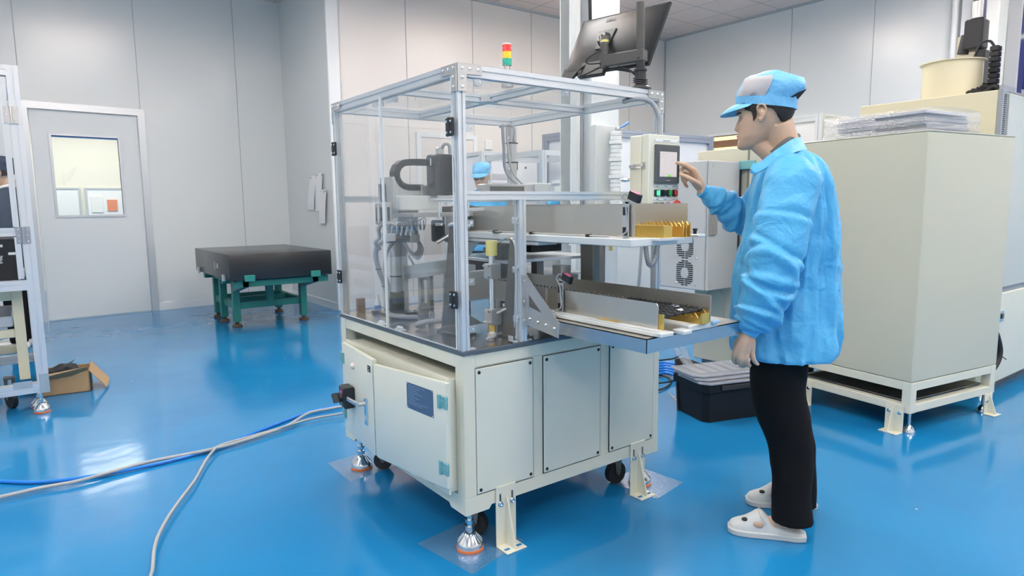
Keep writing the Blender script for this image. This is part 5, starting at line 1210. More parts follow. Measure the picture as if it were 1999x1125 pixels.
# stacked clear plastic trays on it, wrapped in film
rn = random.Random(11)
for i in range(6):
    x0 = .06+rn.uniform(0, .03); y0 = .06+rn.uniform(-.02, .03); z = 1.608+.0185*i; k = ('lowest', 'second', 'third', 'fourth', 'fifth', 'topmost')[i]
    t = thing('clear_tray', 'clear plastic component tray, %s in the stack on the beige cabinet' % k, 'tray', tuple(AO+Matrix.Rotation(AR, 3, 'Z') @ V((.3, .3, z))), AR, 'clear trays stacked on the beige cabinet')
    M0 = Matrix.Translation(AO) @ Matrix.Rotation(AR, 4, 'Z')
    wx, wy = .40, .50
    bm = BM(); box(bm, (x0, y0, z), (x0+wx, y0+wy, z+.004), 0); obj('tray_base', (bm.transform(M0), bm)[1], 'tray_clear', t)
    bm = BM()
    for a, b in (((x0, y0, z+.004), (x0+wx, y0+.006, z+.0175)), ((x0, y0+wy-.006, z+.004), (x0+wx, y0+wy, z+.0175)), ((x0, y0+.006, z+.004), (x0+.006, y0+wy-.006, z+.0175)), ((x0+wx-.006, y0+.006, z+.004), (x0+wx, y0+wy-.006, z+.0175))): box(bm, a, b, .001)
    bm.transform(M0); obj('tray_rim', bm, 'tray_clear', t)
    bm = BM()
    for j in range(8):
        for q in range(3): box(bm, (x0+.02+q*.125, y0+.02+j*.058, z+.004), (x0+.13+q*.125, y0+.065+j*.058, z+.014), .002)
    bm.transform(M0); obj('tray_pockets', bm, mat('tray_contents_%d' % i, (.34, .33, .42), .3), t)
bm = BM(); rings = []
for k in range(9):
    z = 1.607+.0150*k; o = .012*math.sin(k*1.7)
    rings.append([(.02+o, .02+o, z), (.25, .01-o, z+.004), (.52+o, .03, z), (.53, .3+o, z+.003), (.51-o, .62, z), (.25, .64+o, z), (.02-o, .62, z+.003), (.01+o, .3, z)])
loft(bm, rings, cap=False); bm.transform(Matrix.Translation(AO) @ Matrix.Rotation(AR, 4, 'Z')); solo('wrapping_film', bm, 'bag', 'crinkled clear film wrapped around the tray stack on the beige cabinet', 'plastic film')
# second beige cabinet continuing the row behind the worker, with a hinge between
cc = thing('beige_cabinet', 'beige cabinet with a teal hinge, behind the pointing arm of the worker', 'cabinet', (2.9, .85, 0))
bm = BM(); box(bm, (2.60, .645, .16), (3.3, 1.04, 1.60), .004); obj('cabinet_body', bm, 'cab', cc)
bm = BM(); prism(bm, [(2.585, .625, .16), (2.70, .42, .16), (3.3, .42, .16), (3.3, .625, .16)], (0, 0, 1.45), .003); obj('cabinet_door', bm, 'cab', cc)
bm = BM(); box(bm, (2.59, .625, .16), (3.2, .645, 1.585)); obj('door_gap', bm, mat('shadow_gap', (.22, .20, .17), .6), cc)
bm = BM(); tp_ = at(1462, 322, X=2.58); box(bm, (2.565, tp_.y-.05, tp_.z-.028), (2.585, tp_.y+.07, tp_.z+.028), .004); obj('hinge', bm, 'teal', cc)
bm = BM(); box(bm, (2.65, .5, 0), (3.25, 1.0, .16)); obj('plinth', bm, 'steel_dark', cc)
# grey electrical box mounted on its end
gbx = thing('grey_switch_box', 'grey metal switch box with two round vent grilles, fixed to the beige cabinet', 'switch box', (2.42, .90, .70))
gx, gy0, gy1, gz0, gz1 = 2.262, .70, 1.14, .695, 1.512
bm = BM(); box(bm, (gx, gy0+.01, gz0), (2.583, gy1, gz1), .006); gbo = obj('box_body', bm, 'greybox', gbx)
bm = BM(); box(bm, (gx+.004, gy0-.012, gz0+.002), (2.58, gy0+.008, gz1-.002), .005); obj('box_door', bm, 'greybox', gbx)
bm = BM(); box(bm, (2.570, gy0-.02, gz0+.01), (2.583, gy0-.012, gz1-.01)); obj('edge_shadow', bm, 'rubber', gbx)  # dark strip standing in for the shadow between box and beige cabinet
for cz in (at(1337, 480, X=gx).z, at(1337, 530, X=gx).z-.01):
    cyv = at(1337, 500, X=gx).y; bm = BM(); Rr = .082
    for i in range(13):
        z = cz-.078+i*.013; hw = math.sqrt(max(0, Rr*Rr-(z-cz)**2)); hw = min(hw, .066); inner = math.sqrt(max(0, .036**2-(z-cz)**2))*.8
        for s in (-1, 1):
            a, b = sorted((cyv+s*(inner+.003), cyv+s*hw))
            if b-a > .01: box(bm, (gx-.0012, a, z-.0038), (gx, b, z+.0038))
    gr = obj('vent_grille', bm, 'black', gbx, label='round black louvred vent grille')
for y, z in ((.775, 1.06), (.93, 1.06), (.775, .73), (.93, .73), (.775, .90)): bm = BM(); lathe(bm, (gx, y, z), [(.007, 0), (.004, .003)], 10, (-1, 0, 0)); obj('vent_screw', bm, 'chrome', gbx)
for z in (gz0+.03, gz1-.03): bm = BM(); lathe(bm, (2.30, gy0-.012, z), [(.012, 0), (.010, .003)], 14, (0, -1, 0)); obj('door_plug', bm, 'greybox', gbx)
bm = BM(); p_ = at(1366, 398, Y=.66); box(bm, (gx+.0, .675, at(1366, 460, Y=.68).z), (gx+.075, .686, at(1366, 398, Y=.68).z)); obj('felt_pad', bm, mat('grey_felt', (.26, .26, .25), .9, var=.25, vscale=60), gbx)
# tall cream machine housing behind with drum, motor and tray of cables
hB = thing('cream_housing', 'large cream machine housing with a vent strip and grey door, behind the beige cabinet', 'machine', (4.2, -.0, 0))
bm = BM(); box(bm, (3.52, -.40, .08), (5.0, .40, 1.895), .004); obj('housing_body', bm, 'cab2', hB)
bm = BM(); box(bm, (3.515, -.425, 1.55), (3.60, -.401, 1.90), .002); vs = obj('vent_strip', bm, 'conduit', hB)
for i in range(22): bm = BM(); box(bm, (3.54, -.427, 1.60+i*.0125), (3.58, -.425, 1.606+i*.0125)); obj('vent_slot', bm, 'black', vs)
bm = BM(); box(bm, (3.62, -.43, .70), (4.95, -.401, 1.88), .004); obj('upper_door', bm, 'greygreen', hB)
bm = BM(); box(bm, (3.62, -.418, .665), (4.95, -.401, .698)); obj('dark_seam_rail', bm, 'conduit', hB)
bm = BM(); box(bm, (3.62, -.43, .085), (4.95, -.401, .664), .004); ld_ = obj('lower_door', bm, 'cream', hB)
lk = at(1954, 617, Y=-.432); bm = BM(); box(bm, (lk.x-.03, -.437, lk.z-.04), (lk.x+.04, -.430, lk.z+.04), .004); k_ = obj('latch_plate', bm, 'chrome', ld_)
bm = BM(); box(bm, (lk.x-.01, -.445, lk.z-.018), (lk.x+.02, -.437, lk.z+.018), .003); obj('latch_handle', bm, 'steel_dark', k_)
for x in (3.66, 3.74): bm = BM(); lathe(bm, (x, -.38, 0), [(.03, 0), (.02, .03), (.01, .04), (.01, .08)], 16); obj('levelling_foot', bm, 'chrome', hB)
bm = BM(); box(bm, (3.9, -.35, 0), (4.9, .35, .08)); obj('plinth', bm, 'steel_dark', hB)
q = [at(x, y, Y=-.50) for x, y in ((1938, 640), (1946, 655), (1952, 680), (1950, 700), (1942, 716), (1934, 724))]
bm = BM(); tube(bm, q, .016, 10, 8); o = obj('cable_loop', bm, 'rubber'); recenter(o); tag(o, 'thick black cable bundle curving out behind the beige cabinet', 'cable')
bm = BM(); tube(bm, [at(1947, 693, Y=-.50), at(1957, 697, Y=-.49), at(1964, 702, Y=-.47)], .003, 6, 4); o = obj('tie_tail', bm, 'rubber', None); o.name = 'cable_tie'; recenter(o); tag(o, 'thin tail of a cable tie on the black cable bundle', 'cable tie')
# drum with a flanged rim
c = at(1862, 187, X=3.85); dy = abs(at(1803, 187, X=3.85).y-at(1920, 187, X=3.85).y)/2
ztop = at(1862, 112, X=3.85-dy).z
dc = V((3.88, c.y+.03, 1.896)); rr = dy*.97
dm = thing('drum', 'round cream drum with a flanged rim on top of the cream housing', 'drum', tuple(dc))
bm = BM(); lathe(bm, dc, [(rr, 0), (rr, ztop-1.9), (rr*.97, ztop-1.9), (rr*.97, .05), (.01, .05)], 48); obj('drum_wall', bm, 'cab2', dm)
bm = BM(); lathe(bm, dc+V((0, 0, ztop-1.9)), [(rr*.97, 0), (rr*1.10, 0), (rr*1.10, .006), (rr*.97, .006)], 48); obj('drum_rim', bm, 'cab2', dm)
# black servo axis standing behind the drum
sv = at(1912, 180, X=4.25)
ss = thing('servo_actuator', 'black servo motor standing upright behind the round cream drum', 'motor', (4.25, sv.y, 1.896))
def svz(py): return at(1905, py, X=4.25).z
bm = BM(); box(bm, (4.20, sv.y-.03, 1.896), (4.30, sv.y+.03, svz(100)), .006); obj('actuator_column', bm, 'black', ss)
bm = BM(); box(bm, (4.18, sv.y-.015, svz(98)), (4.30, sv.y+.10, svz(40)), .01); obj('motor_body', bm, 'black', ss)
bm = BM(); cyl(bm, (4.24, sv.y+.035, svz(38)), (4.24, sv.y+.035, svz(6)), .045, n=24); mo2 = obj('encoder', bm, 'steel2', ss); bm = BM(); cyl(bm, (4.24, sv.y+.035, svz(6)), (4.24, sv.y+.035, svz(-6)), .038, n=24); obj('encoder_cap', bm, 'black', mo2)
bm = BM(); cyl(bm, (4.22, sv.y+.09, svz(68)), (4.22, sv.y+.11, svz(104)), .035, n=18); obj('side_motor', bm, 'black', ss)
bm = BM(); box(bm, (4.36, sv.y+.05, 1.896), (4.38, sv.y+.20, svz(60)), .002); obj('cream_backplate', bm, 'cab2', ss)
ch = at(1937, 150, X=3.95); bm = BM()
for i in range(9): box(bm, (3.93, ch.y-.03, 1.93+i*.034), (3.99, ch.y+.02, 1.93+i*.034+.030), .003)
cq = thing('cable_chain', 'upright black cable chain beside the round cream drum', 'cable chain', (3.96, ch.y, 1.896)); box(bm, (3.945, ch.y-.02, 1.9), (3.975, ch.y+.01, 1.93+9*.034)); obj('chain_links', bm, 'black', cq)
bm = BM(); tube(bm, [(3.95, ch.y, 2.23), (3.95, ch.y+.03, 2.27), (3.95, ch.y+.08, 2.26), (3.95, ch.y+.11, 2.18)], .008, 8, 6); obj('chain_cable', bm, 'rubber', cq)
for i in range(6):
    bm = BM(); x = 3.80+.03*i; tube(bm, [(x, ch.y+.12, 1.91), (x-.03, ch.y+.06, 1.94+.012*i), (x+.02, ch.y+.0, 1.93+.01*i), (x, ch.y-.06, 1.96), (x+.05, ch.y-.10, 1.91)], .009, 8, 6); obj('loose_cable', bm, 'rubber', cq)
# stainless duct and blue drum above the grey door
sd = at(1974, 100, X=3.85)
bm = BM(); box(bm, (3.80, at(1990, 100, X=3.8).y, 1.90), (3.9, at(1961, 100, X=3.8).y, 3.0), .006); solo('stainless_duct', bm, 'stainless', 'upright shiny stainless duct on the housing at the right picture edge', 'duct')
bm = BM(); box(bm, (3.62, -.40, 1.896), (4.7, -.37, 1.935), .002); solo('edge_profile', bm, 'conduit', 'blue-grey metal edge strip along the top of the right-hand housing', 'strip')
bd = thing('blue_drum', 'deep blue metal drum with a white band at the right picture edge', 'drum', (4.35, -.34+.0, 1.936))
yb_ = at(1999, 100, X=4.1).y-.12
bm = BM(); lathe(bm, (4.35, yb_, 1.936), [(.25, 0), (.25, .9)], 40); obj('drum_wall', bm, 'deepblue', bd); bm = BM(); lathe(bm, (4.35, yb_, 2.28), [(.253, 0), (.253, .025)], 40); obj('drum_band', bm, 'white', bd)
# wall column and pipes at the right wall
bm = BM(); box(bm, (7.45, .88, 0), (7.70, 1.12, CH), .01); solo('wall_pillar', bm, 'white_paint', 'white pillar against the right wall behind the servo motor', 'pillar')
bm = BM(); cyl(bm, (7.64, 1.37, .02), (7.64, 1.37, CH-.01), .035, n=16); solo('wall_pipe', bm, 'trim', 'thin white pipe running up the right wall', 'pipe')
bm = BM(); box(bm, (7.62, 1.14, 0), (7.70, 1.30, CH), .004); solo('cable_trunking', bm, 'trim', 'flat white trunking between the pipe and the pillar on the right wall', 'trunking')
# aluminium frame with white sheet seen over the worker's shoulder
fx = at(1597, 222, X=3.4)
enclosure('aluminium framed enclosure with white sheet seen above the beige cabinet behind the worker', 3.4, 4.35, fx.y-.05+.03, fx.y+.6, fx.z, 'bwhite', .05)

# ================================================================== ON THE FLOOR UNDER THE TRAY
cr = thing('black_crate', 'black plastic crate on the blue floor between the machine and the worker', 'crate', (2.1, .60, 0))
k0, k1, k2 = at(1375, 829, Z=0), at(1338, 800, Z=0), at(1500, 812, Z=0)
e1 = (k2-k0).normalized(); e1.z = 0; e2 = V((-e1.y, e1.x, 0)); Lc, Dc, Hc = .62, .34, .225
if e2.dot(k1-k0) < 0: e2 = -e2
def crp(u, v, z): return k0+e1*u+e2*v+V((0, 0, z))
def ring4(o, z, ch=.03): return [crp(o+ch, o, z), crp(Lc-o-ch, o, z), crp(Lc-o, o+ch, z), crp(Lc-o, Dc-o-ch, z), crp(Lc-o-ch, Dc-o, z), crp(o+ch, Dc-o, z), crp(o, Dc-o-ch, z), crp(o, o+ch, z)]
bm = BM(); loft(bm, [ring4(.012, .002), ring4(.006, Hc-.05), ring4(-.006, Hc-.045), ring4(-.006, Hc), ring4(.004, Hc), ring4(.012, .012)]); obj('crate_shell', bm, 'crate', cr)
bm = BM(); prism(bm, [crp(.10, -.007, Hc-.035), crp(.42, -.007, Hc-.035), crp(.42, -.007, Hc-.008), crp(.10, -.007, Hc-.008)], -e2*.012, .003); obj('crate_handle', bm, 'rubber', cr)
for i in range(3):
    nm = ('lowest', 'middle', 'topmost')[i]
    t = thing('clear_tray', 'clear ribbed plastic tray, %s of three lying on the black crate' % nm, 'tray', tuple(crp(.3, .15, Hc)), 0, 'clear trays on the black crate')
    o = .02*i; z = Hc+.001+.019*i; u0, u1, v0, v1 = -.02-o*.6, .52+o, -.015+o, .25+o
    bm = BM(); prism(bm, [crp(u0+.05, v0, z), crp(u1, v0, z), crp(u1, v1, z), crp(u0, v1, z), crp(u0, v0+.05, z)], (0, 0, .014), .003); tb_ = obj('tray_body', bm, 'tray_clear', t)
    bm = BM()
    for j in range(7): a = u0+.05+j*(u1-u0-.08)/7; prism(bm, [crp(a, v0+.03, z+.0142), crp(a+.05, v0+.03, z+.0142), crp(a+.05, v1-.03, z+.0142), crp(a, v1-.03, z+.0142)], (0, 0, .0045), .001)
    objs('tray_rib', bm, 'tray_clear', t)
bm = BM(); v = [at(x, y, Z=.003) for x, y in ((1302, 764), (1345, 803))]; p2, p3 = crp(.15, .10, .003), crp(.12, .40, .003)
bm = BM(); prism(bm, [at(1302, 765, Z=.0), at(1341, 797, Z=.0), crp(.06, .05, 0), crp(.06, .28, 0)], (0, 0, .002)); solo('cardboard_sheet', bm, mat('tan_board', (.72, .55, .30), .7), 'flat tan cardboard sheet poking out beside the black crate', 'cardboard')
bf = thing('black_foam_sheet', 'curled black foam sheet standing behind the trays on the crate', 'foam', tuple(crp(.2, .5, 0)))
P0, P1 = at(1326, 705, D=3.95), at(1412, 716, D=3.95)
bm = BM(); rings = []
for k in range(9):
    s = k/8; top = P0.lerp(P1, s); bot = V((top.x, top.y, .001)); off = e2*(.04*math.sin(s*PI*1.3)); dz = V((0, 0, .012*math.sin(s*6)))
    rings.append([bot+off, bot+off+e2*.012, top+off+e2*.05+dz, top+off+e2*.038+dz])
loft(bm, rings); obj('foam_sheet', bm, 'rubber', bf)
# coiled blue and black hoses beyond the machine base
for i in range(5):
    bm = BM(); a = [(1265, 712+6*i), (1300, 708+5*i), (1335, 716+6*i), (1375, 735+5*i)]
    tube(bm, [at(x, y, Z=.03+.012*(4-i)) for x, y in a], .010, 8, 8); o = obj('blue_hose', bm, 'bluecable'); recenter(o)
    tag(o, 'blue air hose on the floor right of the machine base, %s of the bundle' % ('farthest', 'second farthest', 'middle', 'second nearest', 'nearest')[i], 'hose', 'blue hoses behind the crate')
def loop(pix, z, lab):
    bm = BM(); tube(bm, [at(x, y, Z=z) for x, y in pix], .0065, 8, 8); o = obj('black_cable', bm, 'rubber'); recenter(o); tag(o, lab, 'cable', 'black cables behind the crate')
loop([(1260, 726), (1290, 728), (1322, 735), (1345, 745)], .02, 'straight black cable nearest to the blue hoses behind the crate')
loop([(1260, 748), (1290, 748), (1325, 742), (1345, 740)], .02, 'black cable crossing the round loop on the floor behind the crate')
loop([(1262, 730), (1290, 733), (1308, 740), (1308, 750), (1292, 760), (1262, 766)], .01, 'black cable bent in a round loop on the floor behind the crate')
loop([(1262, 706), (1285, 704), (1315, 700), (1330, 692)], .05, 'grey-sheathed cable rising towards the clear hose behind the crate')
bm = BM(); cs = [(1318, 678), (1325, 690), (1336, 706), (1348, 720)]; tube(bm, [at(x, y, D=3.9) for x, y in cs], .016, 10, 8); tube(bm, [at(x, y, D=3.92) for x, y in ((1330, 674), (1338, 690), (1344, 704), (1352, 716))], .014, 10, 8)
for o, q in zip(objs('clear_hose', bm, 'bag'), ('left', 'right')): recenter(o); tag(o, 'clear plastic hose hanging above the black foam sheet, %s one of two' % q, 'hose', 'clear hoses above the crate')
bm = BM(); pts = []
c = V((2.585, .85, .53))
for k in range(15): a = -.4+k*(PI+.8)/14; pts.append(c+V((-.012, -math.cos(a)*.075, math.sin(a)*.16)))
tube(bm, pts, .005, 8); o = obj('cable_arc', bm, mat('beige_cable', (.42, .42, .35), .5)); recenter(o); tag(o, 'thin pale cable looped against the lower beige cabinet', 'cable')

# ================================================================== PEOPLE
HH = V((FW.x, FW.y, 0)).normalized(); RH = V((HH.y, -HH.x, 0))
def aS(px, py, S):
    """point on the upright plane S metres in front of the viewpoint"""
    d = FW*FPX + RT*(px-999.5) - UP*(py-562.5); return CAMP + d*(S/(d.x*HH.x+d.y*HH.y))
HEAD = [(0.0, .080, .035, .016), (.008, .092, .012, .028), (.020, .094, -.005, .038), (.034, .090, -.022, .047), (.045, .092, -.034, .053), (.060, .089, -.048, .058), (.075, .088, -.064, .063), (.092, .087, -.082, .067),
        (.108, .084, -.092, .070), (.122, .085, -.097, .072), (.136, .090, -.100, .074), (.155, .089, -.101, .075), (.175, .080, -.096, .072), (.195, .062, -.083, .062), (.210, .040, -.062, .046), (.221, .012, -.035, .026)]
def head_at(z, ang, off=0):
    """point of the bare head: height z over the chin, angle from the nose (left side positive)"""
    z = max(0, min(z, .2209)); i = 0
    while i < len(HEAD)-2 and HEAD[i+1][0] < z: i += 1
    a, b = HEAD[i], HEAD[i+1]; t = (z-a[0])/(b[0]-a[0]); uf, ub, w = [a[k]+(b[k]-a[k])*t for k in (1, 2, 3)]
    c = (uf+ub)/2; ru = (uf-ub)/2; cs, sn = math.cos(ang), math.sin(ang); e = .86
    u = c+(ru+off)*math.copysign(abs(cs)**e, cs); v = (w+off)*math.copysign(abs(sn)**e, sn)
    # features
    def g(q, m, s): return math.exp(-((q-m)/s)**2)
    if cs > 0:
        u += .018*g(v, 0, .0095)*(g(z, .078, .010)+.62*g(z, .094, .012)+.35*g(z, .108, .012))
        u += .006*g(v, 0, .020)*(g(z, .052, .005)+.8*g(z, .041, .005)) - .004*g(v, 0, .03)*g(z, .0465, .002)
        u += .005*g(v, 0, .016)*g(z, .014, .010)
        for s in (-1, 1): u -= .010*g(v, s*.031, .013)*g(z, .114, .009); u += .004*g(v, s*.03, .018)*g(z, .131, .006); u += .004*g(v, s*.045, .015)*g(z, .088, .014)
    return V((u, v, z))
def add_head(bm, Mx, n=48, m=64, ears=True):
    rings = []
    for i in range(m+1):
        z = .0002+.2205*i/m; rings.append([Mx @ head_at(z, 2*PI*k/n) for k in range(n)])
    loft(bm, rings)
    if ears:
        for s in (1, -1):
            c = V((-.004, s*.073, .112))
            pts = [c+V((.010, 0, .010)), c+V((.013, s*.006, .022)), c+V((.004, s*.011, .032)), c+V((-.010, s*.014, .030)), c+V((-.018, s*.015, .016)), c+V((-.015, s*.012, .0)), c+V((-.006, s*.008, -.014)), c+V((.004, s*.003, -.024)), c+V((.010, s*.001, -.012))]
            tube(bm, [Mx @ p for p in pts], .0042, 8, 5, round_ends=True)
            ell(bm, Mx @ (c+V((-.003, s*.003, .004))), (.011, .011, .018)); ell(bm, Mx @ (c+V((.003, s*.002, -.016))), (.009, .007, .010))
def remesh(o, vox, smooth=4, f=.5):
    m = o.modifiers.new('remesh', 'REMESH'); m.mode = 'VOXEL'; m.voxel_size = vox; m.use_smooth_shade = True
    s = o.modifiers.new('smooth', 'SMOOTH'); s.iterations = smooth; s.factor = f
    # bake the modifiers into the mesh so that the object is a plain continuous surface
    dg = bpy.context.evaluated_depsgraph_get(); me = bpy.data.meshes.new_from_object(o.evaluated_get(dg)); o.modifiers.clear()
    mats = [x for x in o.data.materials]; o.data = me
    if not me.materials:
        for x in mats: me.materials.append(x)
    for p in me.polygons: p.use_smooth = True
    return o
def sector(bm, Mx, z0, z1, a0, a1, off, thick=.004, nz=8, na=14, fz=None):
    """patch of thickness over the head surface"""
    O = []; I = []
    for i in range(nz+1):
        ro = []; ri = []
        for k in range(na+1):
            a = a0+(a1-a0)*k/na; zz0, zz1 = (z0, z1) if fz is None else fz(a)
            z = zz0+(zz1-zz0)*i/nz; ro.append(bm.verts.new(Mx @ head_at(z, a, off+thick))); ri.append(bm.verts.new(Mx @ head_at(z, a, off)))
        O.append(ro); I.append(ri)
    for i in range(nz):
        for k in range(na):
            bm.faces.new((O[i][k], O[i][k+1], O[i+1][k+1], O[i+1][k])); bm.faces.new((I[i][k], I[i+1][k], I[i+1][k+1], I[i][k+1]))
    for i in range(nz):
        for k in (0, na): bm.faces.new((O[i][k], O[i+1][k], I[i+1][k], I[i][k]))
    for k in range(na):
        for i in (0, nz): bm.faces.new((O[i][k], I[i][k], I[i][k+1], O[i][k+1]))
CAPR = [((.092, .166), (-.110, .122), .081), ((.094, .180), (-.112, .140), .083), ((.093, .192), (-.114, .156), .084), ((.087, .204), (-.128, .170), .087), ((.078, .218), (-.140, .186), .088), ((.068, .234), (-.143, .207), .085),
        ((.058, .250), (-.136, .226), .076), ((.040, .260), (-.106, .244), .058), ((.012, .266), (-.068, .258), .034), ((-.013, .268), (-.040, .266), .010)]
def cap_pt(i, a, off=0):
    (uf, zf), (ub, zb), w_ = CAPR[i]; cs, sn = math.cos(a), math.sin(a); e = .9; q = math.copysign(abs(cs)**e, cs)
    f = V((uf, 0, zf)); b = V((ub, 0, zb)); c = (f+b)/2; h = (f-b)/2; p = c+h*q*(1+off/h.length)+V((0, (w_+off)*math.copysign(abs(sn)**e, sn), 0))
    if 2 < i < 9:
        k = noise.noise(p*28)*.006+abs(noise.noise(p*14+V((3, 1, 2))))*.006; p += V((p.x+.03, p.y, p.z-.2)).normalized()*k
    return p
def add_cap(par, Mx, m_cap, panel=True, brim=.060):
    n = 56; bm = BM(); rings = [[Mx @ cap_pt(i, 2*PI*k/n) for k in range(n)] for i in range(len(CAPR))]
    inner = [[Mx @ cap_pt(0, 2*PI*k/n, -.003) for k in range(n)]]; loft(bm, inner+rings); c = obj('cap_crown', bm, m_cap, par, smooth=70)
    bm = BM(); band = [[Mx @ cap_pt(i, 2*PI*k/n, .0015) for k in range(n)] for i in (0, 1, 2)]; inn = [[Mx @ cap_pt(i, 2*PI*k/n, -.001) for k in range(n)] for i in (2, 0)]
    loft(bm, [inn[1]]+band+[inn[0]], cap=False); obj('cap_band', bm, m_cap, par, smooth=70)
    if panel:
        for s in (1, -1):
            bm = BM(); N = 12; rr = []
            for i in (2, 3, 4, 5, 6):
                a0, a1 = .50, 1.62-.10*(i-2)*0; rr.append([Mx @ cap_pt(i, s*(a0+(a1-a0)*k/N), .0022) for k in range(N+1)]+[Mx @ cap_pt(i, s*(a1+(a0-a1)*k/N), .0005) for k in range(N+1)])
            loft(bm, rr); obj('cap_mesh_panel', bm, 'mesh_cloth', par, smooth=70, label='grey mesh side panel of the cap')
    bm = BM(); top = []; bot = []; N = 24
    for k in range(N+1):
        a = -1.25+2.5*k/N; p = cap_pt(0, a, .001); f = max(0, math.cos(a*1.18))**.75
        row = []; 
        for j in range(6):
            t = j/5; row.append(p+V((brim*f*t, p.y*.10*t, -.022*t*t*f-.006*t*f*0-.010*t*f+abs(math.sin(a))*.0)))
        top.append(row)
    rings = []
    for row in top: rings.append([Mx @ q for q in row]+[Mx @ (q-V((0, 0, .0028))) for q in row[::-1]])
    loft(bm, rings); obj('cap_brim', bm, m_cap, par, smooth=50)
    if panel:
        bm = BM(); rr = []
        for z in (0, 1, 2, 3):
            pass
        c0 = cap_pt(2, PI*.93, .002); c1 = cap_pt(3, PI*.93, .002)
        q = [cap_pt(2, PI*.80, .0025), cap_pt(2, PI*.99, .0025), cap_pt(4, PI*.97, .0035), cap_pt(3, PI*.85, .003)]
        prism(bm, [Mx @ p for p in q], Mx.to_3x3() @ V((-.001, .001, 0))); obj('cap_back_opening', bm, 'hair', par)
def ridge(p, f): return 1-abs(noise.noise(p*f))*2.2
def cloth_tube(bm, pts, radii, n=36, sub=14, amp=.10, freq=16, elbow=None, creases=()):
    P = catmull(pts, sub); Rr = [v.x for v in catmull([V((r, 0, 0)) for r in radii], sub)]
    rings = []; prev = None
    for i, p in enumerate(P):
        d = (P[min(i+1, len(P)-1)]-P[max(i-1, 0)]).normalized()
        x = frame_of(d)[0] if prev is None else (prev-d*prev.dot(d)).normalized(); y = d.cross(x); prev = x; ring = []
        for k in range(n):
            t = 2*PI*k/n; q = x*math.cos(t)+y*math.sin(t); w_ = p+q*Rr[i]
            f = amp*ridge(w_+V((7, 3, 1)), freq)*.8+amp*noise.noise(w_*freq*.6)*1.3
            if elbow:
                for (ei, ea, ef) in elbow:
                    s = (i/sub-ei); f += ea*math.exp(-(s/.55)**2)*math.sin(s*ef+1.6*math.sin(t+.6))
            for (ci, ca, cph, dep, wd_) in creases:
                ds = (i/sub-ci-ca*math.sin(t+cph))/wd_; f += -dep*math.exp(-abs(ds)*1.6)+dep*.75*math.exp(-((ds-1.6)/1.1)**2)
            ring.append(p+q*Rr[i]*(1+f))
        rings.append(ring)
    return loft(bm, rings)
def finger(bm, pts, r0, r1):
    n = len(pts); tube(bm, pts, r0, 12, 5, radii=[r0+(r1-r0)*i/(n-1) for i in range(n)], round_ends=True)

# ---------------- the standing worker
wk = thing('person', 'person in a light blue smock, cap and black trousers touching the control screen', 'person', (1.02, -.52, 0))
AB = math.radians(16); FB = -RH*math.cos(AB)+HH*math.sin(AB); LB = V((-FB.y, FB.x, 0)).normalized()
if LB.dot(HH) > 0: LB = -LB
AHd = math.radians(30); FHd = -RH*math.cos(AHd)+HH*math.sin(AHd); LHd = V((-FHd.y, FHd.x, 0))
if LHd.dot(HH) > 0: LHd = -LHd
ctr = aS(1489, 289, 2.45)
Rl = Matrix((( FHd.x, LHd.x, 0, ctr.x), (FHd.y, LHd.y, 0, ctr.y), (0, 0, 1, ctr.z), (0, 0, 0, 1)))
MH = Rl @ Matrix.Translation((0, 0, .11)) @ Matrix.Rotation(math.radians(4), 4, 'Y') @ Matrix.Translation((0, 0, -.11))
bm = BM(); add_head(bm, MH)
neck0 = MH @ V((-.045, 0, .085)); nb_ = aS(1538, 318, 2.45)
tube(bm, [neck0, (neck0+nb_)/2+V((0, 0, 0)), nb_, nb_-V((0, 0, .08))], .06, 20, 5, radii=[.052, .056, .066, .09])
tube(bm, [MH @ V((.035, 0, .028)), aS(1512, 302, 2.45), nb_+FB*.02-V((0, 0, .03))], .04, 16, 5, radii=[.030, .046, .06])
# trunk, arms and legs under the clothes
tc_ = [aS(1545, 340, 2.45), aS(1545, 430, 2.45), aS(1535, 560, 2.45), aS(1528, 690, 2.45)]
tube(bm, tc_, .1, 20, 4, radii=[.085, .10, .095, .09])
SHl, ELl, WRl = aS(1545, 352, 2.27), aS(1528, 520, 2.22), aS(1462, 645, 2.22)
SHr, ELr, WRr = aS(1528, 352, 2.60), aS(1462, 428, 2.70), aS(1374, 374, 2.655)
tube(bm, [tc_[0], SHl, SHl.lerp(ELl, .5), ELl, ELl.lerp(WRl, .5), WRl], .04, 16, 4, radii=[.05, .045, .042, .036, .034, .027])
tube(bm, [tc_[0], SHr, SHr.lerp(ELr, .5), ELr, ELr.lerp(WRr, .55), WRr], .04, 16, 4, radii=[.05, .042, .040, .036, .033, .025])
tube(bm, [aS(1520, 690, 2.42), aS(1530, 840, 2.385), aS(1544, 960, 2.37), aS(1546, 1025, 2.345)], .05, 16, 4, radii=[.05, .035, .030, .032])
tube(bm, [aS(1528, 690, 2.50), aS(1540, 830, 2.525), aS(1554, 940, 2.545), aS(1556, 975, 2.56)], .05, 16, 4, radii=[.05, .035, .030, .032])
FS = V((-.575, .818, 0)).normalized(); LS = V((-FS.y, FS.x, 0))
if LS.dot(HH) > 0: LS = -LS
heelN = V((1.066, -.664, 0)); heelF = at(1578, 1000, Z=0)+V((.0, .0, 0)); FS2 = V((-.66, .75, 0)).normalized(); LS2 = V((-FS2.y, FS2.x, 0))
if LS2.dot(HH) > 0: LS2 = -LS2
toeF = at(1461, 972, Z=.02); heelF = V((toeF.x, toeF.y, 0))-FS2*.262
